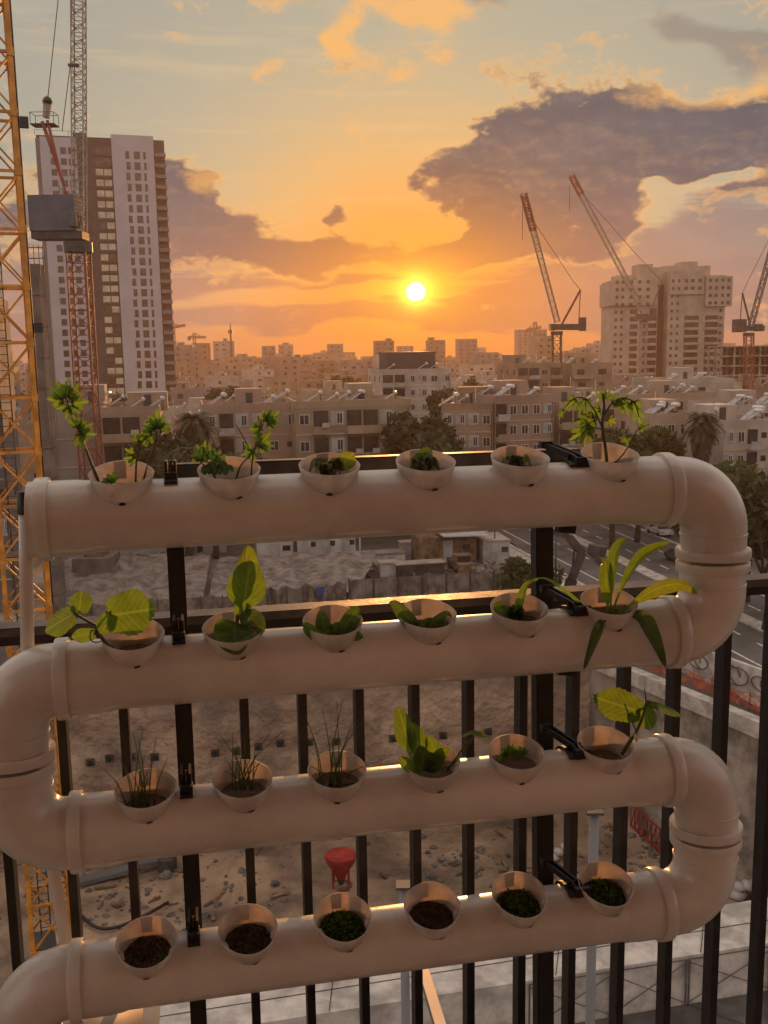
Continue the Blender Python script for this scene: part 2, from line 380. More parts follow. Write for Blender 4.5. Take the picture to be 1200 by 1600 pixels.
cy = sc.cycles; cy.use_denoising = True; cy.max_bounces = 6; cy.diffuse_bounces = 3; cy.glossy_bounces = 3; cy.transmission_bounces = 4; cy.volume_bounces = 0; cy.transparent_max_bounces = 8
cy.sample_clamp_indirect = 4.0; cy.caustics_reflective = False; cy.caustics_refractive = False
try: cy.denoiser = 'OPENIMAGEDENOISE'
except Exception: pass
# ------------------------------------------------------------------ planter pipes
PR = .0530                                     # pipe radius
COLL = [(68, 1040), (99, 1050), (121, 1043), (122, 1031)]      # joint rims left / right in the picture
YC = [(811, 763), (1064, 990), (1300, 1205), (1532, 1412)]
VK = [RV0 - RS * k for k in range(4)]
UK = [(ruv(COLL[k][0], YC[k][0])[0], ruv(COLL[k][1], YC[k][1])[0]) for k in range(4)]
UR1 = (UK[0][1] + UK[1][1]) / 2; UR2 = (UK[2][1] + UK[3][1]) / 2; UL = (UK[1][0] + UK[2][0]) / 2 ; ULB = UK[3][0]
CUPX = [(192, 358, 513, 662, 808, 947), (210, 365, 519, 665, 807, 946), (230, 380, 526, 672, 803, 941), (232, 388, 534, 672, 807, 940)]
TILT = [15, 15, 14, 20]
CUPR = .0478
planter = thing('pipe_planter', 'snaking white plastic pipe planter of four stacked rows with round elbows', 'planter', rig(0, -1.2, 0))

def rim_pt(phi, r, h, pinch=1.0):              # egg shaped ring: phi 0 = towards the viewer; returns (side, front, up)
    fr = math.cos(phi); sd = math.sin(phi)
    x = r * sd * (1 - .10 * pinch * max(0, fr) ** 1.2); yy = r * fr * (1.10 if fr > 0 else .96)
    return x, yy, h + pinch * r * (.10 * fr * fr * (1 if fr < 0 else .35) )
def cup_axes(k):
    t = math.radians(TILT[k]); A = RV * math.cos(t) - RW * math.sin(t); Fd = -RV * math.sin(t) - RW * math.cos(t); return RU, Fd, A
def cup_origin(k, i):
    x = CUPX[k][i]
    # centre of the rim sits .068 above the axis along the tilted direction
    Xd, Fd, A = cup_axes(k)
    y = YC[k][0] + (YC[k][1] - YC[k][0]) * (x - COLL[k][0]) / (COLL[k][1] - COLL[k][0]) - 55
    u = ruv(x, y)[0]
    return rig(u, VK[k], 0), u
CUPH = .0675                                   # height of the rim above the pipe axis
def cone_rows(r_top, r_bot, depth, n, rows, off=0.0):
    R = []
    for j in range(rows + 1):
        t = j / rows
        r = r_bot + (r_top - r_bot) * (t ** .85)
        R.append([rim_pt(2 * pi * i / n, r - off, -depth * (1 - t), t) for i in range(n)])
    return R

# one pipe: turned profile along the row, holes sunk for the cups
def pipe_profile(L):
    p = [(0, PR * 1.03), (.012, PR * 1.075), (.05, PR * 1.075), (.066, PR * 1.05), (.082, PR)]
    return p + [(L - a, r) for a, r in reversed(p)]
def bool_cut(o, cutters):
    for c in cutters:
        md = o.modifiers.new('cut', 'BOOLEAN'); md.operation = 'DIFFERENCE'; md.solver = 'EXACT'; md.object = c
    bpy.context.view_layer.update()
    dg = bpy.context.evaluated_depsgraph_get(); me = bpy.data.meshes.new_from_object(o.evaluated_get(dg))
    o.modifiers.clear(); o.data = me
    for c in cutters: bpy.data.objects.remove(c)
for k in range(4):
    ul, ur = UK[k]; L = ur - ul
    pts = []; rs = []
    prof = pipe_profile(L); full = []
    for (a0, r0), (a1, r1) in zip(prof, prof[1:]):
        n = 16 if a1 - a0 > .3 else 3
        for q in range(n): full.append((a0 + (a1 - a0) * q / n, r0 + (r1 - r0) * (lambda t: t * t * (3 - 2 * t))(q / n)))
    full.append(prof[-1])
    b = MB().tube([rig(ul + a, VK[k]) for a, r in full], [r for a, r in full], 72)
    o = b.build('pipe', M['pvc'], None)
    cut = []
    Xd, Fd, A = cup_axes(k)
    for i in range(6):
        c, u = cup_origin(k, i)
        rows = cone_rows(CUPR, .030, .058, 40, 4, .0012)
        rows.append([rim_pt(2 * pi * q / 40, CUPR + .006, .02, 1) for q in range(40)])
        vs = [c + A * CUPH + Xd * p[0] + Fd * p[1] + A * p[2] for R in rows for p in R]
        fs = [(j * 40 + q, j * 40 + (q + 1) % 40, (j + 1) * 40 + (q + 1) % 40, (j + 1) * 40 + q) for j in range(len(rows) - 1) for q in range(40)]
        fs += [tuple(range(40))[::-1], tuple(range((len(rows) - 1) * 40, len(rows) * 40))]
        cut.append(MB().add(vs, fs).build('cutter', M['pvc']))
    bool_cut(o, cut)
    me = o.data; me.polygons.foreach_set('use_smooth', [True] * len(me.polygons)); me.set_sharp_from_angle(angle=math.radians(35))
    keep(o, planter)
def ring(c, d, r0, r1, wd, name='collar'):     # rounded joint rim round a pipe
    d = V3(d).normalized()
    prof = [(-.5, r0), (-.5, r1 * .985), (-.38, r1), (.38, r1), (.5, r1 * .985), (.5, r0)]
    b = MB().tube([V3(c) + d * (wd * a) for a, r in prof], [r for a, r in prof], 64)
    return keep(b.build(name, M['pvc'], None, angle=40), planter)
def elbow(u, v, su, sv, r=.0550, bend=.070):   # from a row end (moving su along u) turning to sv (up / down)
    pts = [rig(u, v)]
    x0 = u + su * .012
    for j in range(17):
        t = j / 16 * pi / 2
        pts.append(rig(x0 + su * bend * math.sin(t), v + sv * bend * (1 - math.cos(t))))
    mid = RS / 2
    pts.append(rig(x0 + su * bend, v + sv * (mid - .010)))
    rs = [r] * (len(pts) - 2) + [r, r * .985]
    keep(MB().tube(pts, rs, 56).build('elbow', M['pvc'], None, angle=40), planter)
    ring(rig(x0 + su * bend, v + sv * (bend + .010)), RV, .05, r + .0009, .005, 'ridge')
    return x0 + su * bend
def ubend(kt, kb, side):
    u1 = UK[kt][1] if side > 0 else UK[kt][0]; u2 = UK[kb][1] if side > 0 else UK[kb][0]
    um = u1 if (u1 - u2) * side > 0 else u2
    uu = (u1 + u2) / 2
    ux = elbow(uu, VK[kt], side, -1); elbow(uu, VK[kb], side, 1)
    vm = (VK[kt] + VK[kb]) / 2
    for dv in (.0105, -.0115): ring(rig(ux, vm + dv), RV, .050, .0625 if dv > 0 else .0615, .0165)
for k in range(4):
    for s, u in ((-1, UK[k][0]), (1, UK[k][1])):
        if k == 3 and s < 0: pass
        ring(rig(u + s * -.002, VK[k]), RU, .05, .0625, .019)
ubend(0, 1, 1); ubend(1, 2, -1); ubend(2, 3, 1)
# foot elbow of the lowest row turns down to the tank, the top row is closed by a cap
elbow(UK[3][0], VK[3], -1, -1)
keep(MB().tube([rig(UK[0][0] - .004 - a, VK[0]) for a in (0, .006, .007, .014, .0145)], [.0585, .0585, .0565, .0565, .05], 64).build('end_cap', M['pvc'], None, angle=35), planter)

# ------------------------------------------------------------------ cups
CUPS = {}
ROWN = ['top', 'second', 'third', 'lowest']
def cup(k, i, label, floor='sponge', scoop=1.0):
    c, u = cup_origin(k, i); Xd, Fd, A = cup_axes(k)
    root = thing('net_cup', label, 'cup', c + A * CUPH, 'white plastic cups set into the pipes')
    rnd = random.Random(k * 10 + i); yaw = rnd.uniform(-.12, .12)
    cy_, sy_ = math.cos(yaw), math.sin(yaw)
    def W(p): return c + A * (CUPH + p[2]) + Xd * (p[0] * cy_ - p[1] * sy_) + Fd * (p[0] * sy_ + p[1] * cy_)
    n = 56; outer = cone_rows(CUPR, .030, .056, n, 7); inner = cone_rows(CUPR - .0015, .0285, .056, n, 7)
    b = MB(); vs = [W(p) for R in outer for p in R] + [W(p) for R in inner for p in R]; o = 8 * n; fs = []
    for j in range(7):
        for q in range(n):
            q2 = (q + 1) % n
            fs.append((j * n + q, j * n + q2, (j + 1) * n + q2, (j + 1) * n + q)); fs.append((o + j * n + q2, o + j * n + q, o + (j + 1) * n + q, o + (j + 1) * n + q2))
    for q in range(n): q2 = (q + 1) % n; fs.append((7 * n + q, 7 * n + q2, o + 7 * n + q2, o + 7 * n + q))
    fs.append(tuple(range(o, o + n)))
    b.add(vs, fs); keep(b.build('cup_wall', M['cup'], None, smooth=True), root)
    # doubled seam at the back of the wall
    b = MB(); sv = []; ph0 = pi + rnd.uniform(-.05, .25); hw = .21
    for j in range(4, 8):
        t = j / 7; r = .030 + (CUPR - .030) * t ** .85
        for q in range(5): sv.append(W(rim_pt(ph0 - hw + 2 * hw * q / 4, r - .0023, -.056 * (1 - t), t)))
    b.add(sv, [(j * 5 + q, j * 5 + q + 1, (j + 1) * 5 + q + 1, (j + 1) * 5 + q) for j in range(3) for q in range(4)])
    keep(b.build('seam', M['pvc'], None, smooth=True), root)
    # little notches: two white tabs at the sides, dark drain hole in front
    for s in (-1, 1):
        p = rim_pt(s * 1.25, CUPR * .80, -.014, .6)
        keep(MB().bar(W(p), W((p[0] * 1.16, p[1] * 1.1, p[2] + .010)), .010, .0035, up=A).build('tab', M['cup'], None), root)
    ph = rnd.uniform(-.05, .35); t = .40
    hp = []; r = .030 + (CUPR - .030) * t ** .85
    for q in range(12):
        a = 2 * pi * q / 12
        hp.append(W(rim_pt(ph + .13 * math.cos(a), r + .0011 + .0016 * math.sin(a) * .8, -.056 * (1 - t) + .0035 * math.sin(a), t)))
    keep(MB().add(hp, [tuple(range(12))]).build('drain_hole', M['black_rubber'], None), root)
    # filling
    h = -.030 if floor != 'deep' else -.036
    t = 1 + h / .056; r = (.030 + (CUPR - .030) * t ** .85) - .002
    rows = 9; vs = []; fs = []
    amp = {'sponge': .0012, 'soil': .004, 'moss': .006, 'deep': .002}[floor]
    vs.append(W((0, 0, h)))
    for j in range(1, rows + 1):
        for q in range(36):
            p = rim_pt(2 * pi * q / 36, r * j / rows, h, t)
            z = h + amp * noise.noise(V3((p[0] * 160 + k * 9, p[1] * 160 + i * 7, 3))) + amp * .8 * noise.noise(V3((p[0] * 420, p[1] * 420, k + i)))
            vs.append(W((p[0], p[1], z)))
    for q in range(36): fs.append((0, 1 + q, 1 + (q + 1) % 36))
    for j in range(rows - 1):
        for q in range(36): fs.append((1 + j * 36 + q, 1 + (j + 1) * 36 + q, 1 + (j + 1) * 36 + (q + 1) % 36, 1 + j * 36 + (q + 1) % 36))
    fl = {'sponge': 'sponge', 'deep': 'sponge', 'soil': 'soil', 'moss': 'soil'}[floor]
    keep(MB().add(vs, fs).build({'sponge': 'growing_sponge', 'soil': 'soil_fill'}[fl], M[fl], None, smooth=True), root)
    CUPS[k, i] = (c + A * (CUPH + h), Xd, Fd, A, W, h)
    return root
CL = [['white cup of leggy celery seedlings, leftmost on the top pipe', 'white cup of feathery parsley beside the steel clip on the top pipe',
       'white cup of wilted leaves with one yellow-green leaf, top pipe', 'white cup of wilted curled leaves directly below the sun, top pipe',
       'white cup of tiny drooping leaves beside the right clamp, top pipe', 'white cup holding the tomato seedling at the right end, top pipe'],
      ['white cup with bare sponge beside the cucumber leaves, second pipe', 'white cup with the tall spinach plant, second pipe',
       'white cup holding an open lettuce rosette, second pipe', 'white cup holding a small lettuce with a bare sponge half, second pipe',
       'white cup crowded with dark drooping leaves beside the clamp, second pipe', 'white cup of long strap leaves under the upper bend, second pipe'],
      ['white cup of chives leaning left, leftmost on the third pipe', 'white cup of dense straight chives, second on the third pipe',
       'white cup of sparse tall chives, third on the third pipe', 'white cup holding bright upright lettuce, third pipe',
       'white cup with one tuft of curly seedling, third pipe', 'white cup with bare sponge beside the hairy cucumber seedling, third pipe'],
      ['white cup of bare dark soil, leftmost on the lowest pipe', 'white cup of bare brown soil, second on the lowest pipe',
       'white cup of bright green sprouts, third on the lowest pipe', 'white cup of bare reddish soil, fourth on the lowest pipe',
       'white cup of dark green sprouts, fifth on the lowest pipe', 'white cup of dense dark sprouts at the right end, lowest pipe']]
FL = [['sponge'] * 6, ['deep', 'sponge', 'sponge', 'sponge', 'sponge', 'sponge'], ['deep', 'sponge', 'sponge', 'sponge', 'sponge', 'deep'], ['soil', 'soil', 'moss', 'soil', 'moss', 'moss']]
for k in range(4):
    for i in range(6): cup(k, i, CL[k][i], FL[k][i])

# ------------------------------------------------------------------ steel rack behind, clamps
rack = thing('support_rack', 'black steel rack of two posts and a top bar behind the pipes', 'rack', rig(0, -1.3, .09))
WB = .072
def rbar(name, x0, y0, x1, y1, wd, dp, w=WB + .012, m='black_metal'):
    p, q = rp(x0, y0, w), rp(x1, y1, w)
    return keep(MB().bar(p, q, wd, dp, up=RW if abs((q - p).normalized().dot(RW)) < .9 else RU).build(name, M[m], None), rack)
uL0, vL0 = ruv(274, 735, .084); uL1, vL1 = ruv(308, 1595, .084); uR0, vR0 = ruv(855, 712, .084); uR1, vR1 = ruv(842, 1595, .084)
def slab(name, u0, u1, v0, v1, w0, w1, m, root, bev=.002):
    c = rig((u0 + u1) / 2, (v0 + v1) / 2, (w0 + w1) / 2)
    o = MB().box(c, abs(u1 - u0), abs(w1 - w0), abs(v1 - v0), (RU, RW, RV)).build(name, M[m], None)
    if bev:
        bm = bmesh.new(); bm.from_mesh(o.data); bmesh.ops.bevel(bm, geom=bm.edges[:], offset=bev, segments=2, affect='EDGES'); bm.to_mesh(o.data); bm.free()
    return keep(o, root)
uL = (uL0 + uL1) / 2; uR = (uR0 + uR1) / 2
vtop = ruv(580, 716, .09)[1]
slab('post', uL - .0135, uL + .0135, -1.35, vtop - .03, .066, .096, 'black_metal', rack)
slab('post', uR - .0155, uR + .0155, -1.35, vtop - .03, .066, .098, 'black_metal', rack)
slab('top_bar', ruv(258, 728, .08)[0], ruv(905, 705, .08)[0], vtop - .03, vtop + .004, .064, .106, 'rail_metal', rack, .003)
slab('foot_bar', uL - .1, uR + .1, -1.375, -1.35, .02, .14, 'black_metal', rack)
for k in range(4):
    for u, left in ((uL, True), (uR, False)):
        uu = u + (0 if left else .018)
        # saddle strap hugging the back half of the pipe, then the toggle on top
        pts = []
        for j in range(15):
            t = math.radians(20 + 200 * j / 14)
            pts.append(rig(uu, VK[k] + .0565 * math.sin(t) * -1 if False else VK[k] + .0565 * math.cos(math.radians(-30 + 200 * j / 14)), .0565 * math.sin(math.radians(-30 + 200 * j / 14))))
        b = MB()
        for p, q in zip(pts, pts[1:]): b.bar(p, q, .020, .004, up=(p - rig(uu, VK[k])).normalized())
        st = keep(b.build('pipe_clamp', M['black_metal'], None), rack)
        if left:
            b = MB()
            b.box(rig(uu, VK[k] + .0575, -.010), .018, .022, .012, (RU, RW, RV)); b.box(rig(uu - .0065, VK[k] + .066, .012), .004, .044, .028, (RU, RW, RV)); b.box(rig(uu + .0065, VK[k] + .066, .012), .004, .044, .028, (RU, RW, RV))
            keep(b.build('clip', M['black_metal'], None), rack)
            keep(MB().tube([rig(uu, VK[k] + .060, .002), rig(uu, VK[k] + .080, .006)], .0028, 10).build('screw', M['chrome'], None, angle=40), rack)
        else:
            b = MB(); a0 = rig(uu - .024, VK[k] + .080, .045); a1 = rig(uu + .006, VK[k] + .063, -.005); a2 = rig(uu + .014, VK[k] + .054, -.024)
            sd = RU * .006
            for s in (-1, 1): b.bar(a0 + sd * s, a1 + sd * s, .004, .010); b.bar(a1 + sd * s, a2 + sd * s, .004, .010)
            b.bar(a1 - RU * .012, a1 + RU * .012, .007); b.bar(a2 - RU * .013, a2 + RU * .013, .009, .016); b.bar(a0 - RU * .01, a0 + RU * .01, .014, .012)
            b.bar(a0 + V3((0, 0, -.002)), a1, .012, .003)
            keep(b.build('toggle_lever', M['black_metal'], None), rack)
            b = MB(); b.bar(rig(uu - .01, VK[k] - .058, .03), rig(uu + .020, VK[k] - .062, .03), .02, .016); keep(b.build('clamp_foot', M['black_metal'], None), rack)

# ------------------------------------------------------------------ railing, return pipe, tank, balcony
railing = thing('balcony_railing', 'dark metal balcony railing with flat vertical bars behind the planter', 'railing', EYE + E2 * 1.8 - UP * 1.5)
RLD = 1.5754 + .155                              # distance of the railing plane
def rl(x, y, w=0.0):                             # picture -> vertical railing plane
    d = ray(x, y); o = EYE + V3((0, RLD, 0)) + E2 * w; t = (o - EYE).dot(E2) / d.dot(E2); q = EYE + d * t; return (q - EYE - V3((0, RLD, 0))).dot(E1), q.z
def RP3(u, z, w=0.0): return EYE + V3((0, RLD, 0)) + E1 * u + E2 * w + UP * (z - EYE.z)
zt = sum(rl(x, y, -.022)[1] for x, y in ((300, 961), (600, 941), (1180, 910))) / 3
bx = MB().box(RP3(.1, zt - .0075, 0), 5.2, .048, .015, (E1, E2, UP)).build('top_rail', M['rail_metal'], None)
bm = bmesh.new(); bm.from_mesh(bx.data); bmesh.ops.bevel(bm, geom=bm.edges[:], offset=.002, segments=2, affect='EDGES'); bm.to_mesh(bx.data); bm.free(); keep(bx, railing)
keep(MB().box(RP3(.1, zt - .024, 0), 5.2, .030, .016, (E1, E2, UP)).build('under_rail', M['black_metal'], None), railing)
keep(MB().box(RP3(.1, zt - 1.02, 0), 5.2, .040, .014, (E1, E2, UP)).build('bottom_rail', M['black_metal'], None), railing)
us = [rl(x, 1330)[0] for x in (203, 390, 477, 562, 650, 730, 811, 893, 968, 1047, 1121, 1190)]
pit_u = (us[-1] - us[1]) / 10; base_u = us[1]
prof = MB().box((0, 0, 0), .0150, .034, 1.0, (E1, E2, UP)).mesh('baluster', M['black_metal'])
for j in range(-16, 22):
    u = base_u + pit_u * j
    if abs(u) > 2.5: continue
    o = link('baluster', prof); o.matrix_world = Matrix.Translation(RP3(u, zt - .032 - .49, 0)) @ Matrix.Diagonal((1, 1, .98, 1)); keep(o, railing)
# return pipe
wp = thing('return_pipe', 'thin white return pipe with black cap left of the top pipe', 'pipe', rp(95, 1500, .03))
w0 = .02
keep(MB().tube([rp(40, 800, w0), rp(41, 900, w0), rp(43, 1015, w0 + .01), rp(52, 1120, w0 + .05), rp(66, 1240, .075), rp(84, 1365, .075), rp(106, 1490, .07), rp(112, 1560, .06)], .0102, 20).build('tube', M['pvc'], None, smooth=True), wp)
keep(MB().tube([rp(39, 768, w0), rp(39, 770, w0), rp(39.5, 803, w0)], [.0105, .0118, .0118], 20).build('cap', M['black_rubber'], None, angle=40), wp)
# tank
tk = thing('water_tank', 'white plastic water tank under the left end of the lowest pipe', 'tank', rig(ruv(172, 1590)[0], -1.42, .02))
tu0, tu1 = ruv(60, 1580, .02)[0], ruv(243, 1580, .02)[0]; tv = ruv(200, 1583, .03)[1]
o = MB().box(rig((tu0 + tu1) / 2, (tv - 1.42) / 2, .01), tu1 - tu0, .26, tv + 1.42, (RU, RW, RV)).build('tank_body', M['cabin'], None)
bm = bmesh.new(); bm.from_mesh(o.data); bmesh.ops.bevel(bm, geom=bm.edges[:], offset=.018, segments=4, affect='EDGES'); bm.to_mesh(o.data); bm.free()
o.data.polygons.foreach_set('use_smooth', [True] * len(o.data.polygons)); keep(o, tk)
o = MB().box(rig((tu0 + tu1) / 2, tv - .012, .01), tu1 - tu0 + .016, .276, .022, (RU, RW, RV)).build('tank_lid', M['pvc'], None)
bm = bmesh.new(); bm.from_mesh(o.data); bmesh.ops.bevel(bm, geom=bm.edges[:], offset=.008, segments=3, affect='EDGES'); bm.to_mesh(o.data); bm.free(); keep(o, tk)
# balcony shell round the camera
fz = 22.40
def ebox(name, x0, x1, y0, y1, z0, z1, m, kind='structure', label=None, cat=None):
    o = MB().box(EYE + E1 * ((x0 + x1) / 2) + E2 * ((y0 + y1) / 2) + UP * ((z0 + z1) / 2 - EYE.z), x1 - x0, y1 - y0, z1 - z0, (E1, E2, UP)).build(name, M[m])
    if kind: o['kind'] = kind
    if label: tag(o, label, cat)
    return o
ebox('balcony_floor', -3.2, 3.4, -1.3, 1.76, fz - .3, fz, 'tile')
ebox('balcony_wall', -3.2, 3.4, -1.5, -1.3, fz - .3, 25.6, 'stucco')
ebox('zenith_blocker', -3.2, 3.4, -1.3, 1.3, 25.55, 25.8, 'stucco')  # unseen slab added overhead to keep zenith light off the pipes
# ------------------------------------------------------------------ plants (world coordinates; 1 picture pixel is about 1 mm here)
PXM = 1.57 / F
def set_uv(o, uv):
    l = o.data.uv_layers.new(name='UVMap'); l.data.foreach_set('uv', [c for lp in o.data.loops for c in uv[lp.vertex_index]]); return o
def spline(pts, n=14):
    pts = [V3(p) for p in pts]
    if len(pts) == 2: return [pts[0].lerp(pts[1], i / (n - 1)) for i in range(n)]
    out = []; seg = len(pts) - 1
    for i in range(n):
        t = i / (n - 1) * seg; s = min(int(t), seg - 1); t -= s
        p0 = pts[max(s - 1, 0)]; p1 = pts[s]; p2 = pts[s + 1]; p3 = pts[min(s + 2, seg)]
        out.append(.5 * ((2 * p1) + (p2 - p0) * t + (2 * p0 - 5 * p1 + 4 * p2 - p3) * t * t + (3 * p1 - p0 - 3 * p2 + p3) * t ** 3))
    return out
def stem(root, pts, r0=.0016, r1=.001, m='stem', name='stem', n=12):
    sp = spline([rp(*p) for p in pts], n)
    return keep(MB().tube(sp, [r0 + (r1 - r0) * i / (n - 1) for i in range(n)], 7).build(name, M[m], None, smooth=True), root)
WP = dict(oval=lambda t: math.sin(pi * min(1, t ** .72 * 1.0)) ** .72 if 0 < t < 1 else 0,
          lance=lambda t: (math.sin(pi * t ** .62) ** .8 if 0 < t < 1 else 0),
          strap=lambda t: (.16 + .84 * math.sin(pi * (max(0, (t - .18) / .82)) ** .8) if t > .18 else .16) * (1 if t < .98 else .3),
          spoon=lambda t: (.12 if t < .28 else .12 + .88 * math.sin(pi * ((t - .28) / .72) ** .85) ** .75) if t < 1 else .02)
def leaf(root, pts, wpx, shape='oval', face=0.0, fold=.25, m='leaf', wave=.06, seed=0, n=18, cup_=0.0):
    """a blade on a spine of (x, y, depth) picture points; face turns it about the spine (radians), fold creases it along the midrib"""
    sp = spline([rp(*p) for p in pts], n); b = MB(); vs = []; uv = []; K = 9; rnd = random.Random(seed + int(pts[0][0] * 7 + pts[-1][1]))
    for i, p in enumerate(sp):
        t = (sp[min(i + 1, n - 1)] - sp[max(i - 1, 0)]).normalized()
        view = (EYE - p).normalized(); lat = t.cross(view).normalized(); nor = lat.cross(t).normalized()
        lat2 = lat * math.cos(face) + nor * math.sin(face); nor2 = nor * math.cos(face) - lat * math.sin(face)
        tt = i / (n - 1); w = wpx * PXM * .5 * max(WP[shape](tt), .015)
        for j in range(K):
            q = (j / (K - 1)) * 2 - 1
            ed = wave * wpx * PXM * (noise.noise(V3((tt * 6 + seed, q * 1.5, root.location.x * 9))) * abs(q) ** 1.5) * 1.6
            rib = -.03 * wpx * PXM * (1 if j % 2 == 0 and 0 < j < K - 1 else 0)
            uv.append((q, tt)); vs.append(p + lat2 * (w * q) + nor2 * (fold * w * (abs(q) ** 1.2 - .3) + ed + rib * .25))
    fs = [(i * K + j, i * K + j + 1, (i + 1) * K + j + 1, (i + 1) * K + j) for i in range(n - 1) for j in range(K - 1)]
    return set_uv(keep(b.add(vs, fs).build('leaf', M[m], None, smooth=True), root), uv)
def fanleaf(root, c, tip, w, kind='round', tilt=0.0, roll=0.0, m='leaf', seed=0, droop=.15):
    """a leaf spread round the end of its stalk: c, tip picture points with depth; w = half width in pixels"""
    C = rp(*c); T = rp(*tip); ax = T - C; L = ax.length; ax.normalize(); view = (EYE - C).normalized()
    lat = ax.cross(view).normalized(); nor = lat.cross(ax).normalized()
    lat, nor = lat * math.cos(roll) + nor * math.sin(roll), nor * math.cos(roll) - lat * math.sin(roll)
    rnd = random.Random(seed * 13 + int(c[0])); n = 64 if kind != 'round' else 60; rings = 6
    vs = [C]; uv = [(0, 0)]; fs = []; W_ = w * PXM
    for j in range(1, rings + 1):
        f = j / rings
        for i in range(n):
            a = 2 * pi * i / n - pi           # 0 = tip direction
            ca, sa = math.cos(a), math.sin(a)
            if kind == 'round':                # heart base, shallow lobes, fine teeth
                r = 1.0 - .42 * math.exp(-((abs(a) - pi) / .35) ** 2) + .05 * math.cos(5 * a) + (.035 * (1 if i % 2 else -1) if f > .95 else 0)
                along = (ca * .55 * r + .42) * L if True else 0; al = ca * r * L * .55 + L * .45 * f; 
                x = sa * r * f * W_; yv = (ca * r * .56) * f * L + L * .44 * f * (1 if abs(a) < 2.8 else .9)
            else:                              # lobed like celery / parsley / tomato
                lob = abs(math.cos(a * 2.5)) if kind == 'lobed' else abs(math.cos(a * 3.5))
                r = (.34 + .66 * lob ** .9) * (1 if abs(a) < 2.2 else .45) + (.10 * (1 if i % 2 else -1) * f if f > .6 else 0)
                x = sa * r * f * W_; yv = (ca * r * .72 + .28) * f * L
            d = -droop * (x * x / max(W_, 1e-5) * .8 + yv * yv / L * .5) + .05 * W_ * noise.noise(V3((x * 90, yv * 90, seed * 3.1)))
            fold = -.18 * abs(x)
            uv.append((x / W_, yv / L)); vs.append(C + lat * x + ax * yv + nor * (d - fold * .6))
    for i in range(n): fs.append((0, 1 + i, 1 + (i + 1) % n))
    for j in range(rings - 1):
        for i in range(n): fs.append((1 + j * n + i, 1 + (j + 1) * n + i, 1 + (j + 1) * n + (i + 1) % n, 1 + j * n + (i + 1) % n))
    return set_uv(keep(MB().add(vs, fs).build('leaf', M[m], None, smooth=True), root), uv)
def plant(name, label, cat, x, y, w=0.0, group=None): return thing(name, label, cat, rp(x, y, w), group)
def frond(root, c, ang, size, m='leaf', w=0.0, seed=0, n=5):
    """a divided leaf: several lobed leaflets spread round a stalk end"""
    rnd = random.Random(seed)
    for q in range(n):
        a = ang + (q - (n - 1) / 2) * (2.5 / n) + rnd.uniform(-.12, .12); s = size * (1.05 - .13 * abs(q - (n - 1) / 2)) * rnd.uniform(.85, 1.1)
        c2 = (c[0] + math.cos(a) * s * .15, c[1] + math.sin(a) * s * .15, w)
        fanleaf(root, c2, (c[0] + math.cos(a) * s, c[1] + math.sin(a) * s, w + rnd.uniform(-.012, .016)), s * .40, 'lobed', roll=rnd.uniform(-.7, .7), m=m, seed=seed + q, droop=.25)

# top pipe
p = plant('celery_seedling', 'tall celery seedling leaning left out of the leftmost top cup', 'plant', 150, 748, -.005)
stem(p, [(154, 752, 0), (138, 712, 0), (122, 668, .005), (110, 640, .005), (103, 622, .005)], .0024, .0013)
frond(p, (104, 626), -2.0, 40, seed=3); frond(p, (108, 632), -.2, 26, seed=5, n=3); frond(p, (108, 634), 2.4, 22, seed=6, n=2)
stem(p, [(121, 668, .004), (126, 662, .0), (128, 655, 0)], .0012, .0008)
frond(p, (119, 672), -.9, 26, seed=8, n=3); frond(p, (120, 674), .35, 32, seed=9, n=3)
p = plant('celery_seedling', 'forked celery seedling standing at the right of the leftmost top cup', 'plant', 215, 750, 0)
stem(p, [(212, 756, 0), (213, 725, 0), (217, 698, 0), (219, 690, 0)], .0017, .0011); stem(p, [(224, 750, .01), (234, 718, .008), (243, 690, .006), (245, 672, .006)], .0017, .0011)
frond(p, (246, 674), -1.6, 30, seed=11, n=5); frond(p, (240, 676), 3.0, 24, seed=12, n=3); frond(p, (218, 694), -1.2, 24, seed=13, n=3); frond(p, (212, 712), 2.9, 22, seed=14, n=3)
stem(p, [(218, 706, 0), (212, 712, 0)], .0009, .0008)
p = plant('celery_seedling', 'tiny celery sprout with a trailing root over the leftmost top cup', 'plant', 172, 752, -.03)
frond(p, (170, 756), -1.5, 20, seed=15, n=4, w=-.02); stem(p, [(172, 758, -.02), (183, 757, -.045), (178, 770, -.056), (171, 778, -.058)], .0013, .001, 'root', 'bare_root')
p = plant('parsley_plant', 'bushy parsley clump at the left of the second top cup', 'plant', 330, 735, -.01)
for q, (x, y, s) in enumerate(((322, 716, 30), (312, 722, 22), (334, 722, 24))):
    stem(p, [(338 + q, 752, -.012), (330, 735, -.012), (x, y, -.012)], .0015, .001); frond(p, (x, y), -1.7 + .3 * q, s, seed=20 + q, n=5, w=-.012, m='leaf')
for q in range(5):
    leaf(p, [(318 + q * 8, 741, -.014), (322 + q * 9, 732 - (q % 2) * 6, -.02), (328 + q * 9, 738, -.03)], 12, 'oval', face=.5, fold=.5, m='leaf_dark', seed=q)
p = plant('parsley_plant', 'loose parsley sprigs at the right of the second top cup', 'plant', 385, 740, 0)
stem(p, [(368, 752, 0), (376, 728, 0), (392, 710, 0), (402, 697, 0)], .0015, .0009); stem(p, [(392, 752, 0), (395, 715, .004), (404, 680, .004), (412, 660, .004)], .0015, .0009)
stem(p, [(396, 712, .004), (384, 690, .004), (368, 662, .002)], .0011, .0006)
frond(p, (414, 662), -.6, 30, seed=31, n=5); frond(p, (402, 698), -.5, 30, seed=32, n=4); frond(p, (398, 704), 2.8, 22, seed=33, n=3); frond(p, (410, 668), 2.9, 24, seed=34, n=3)
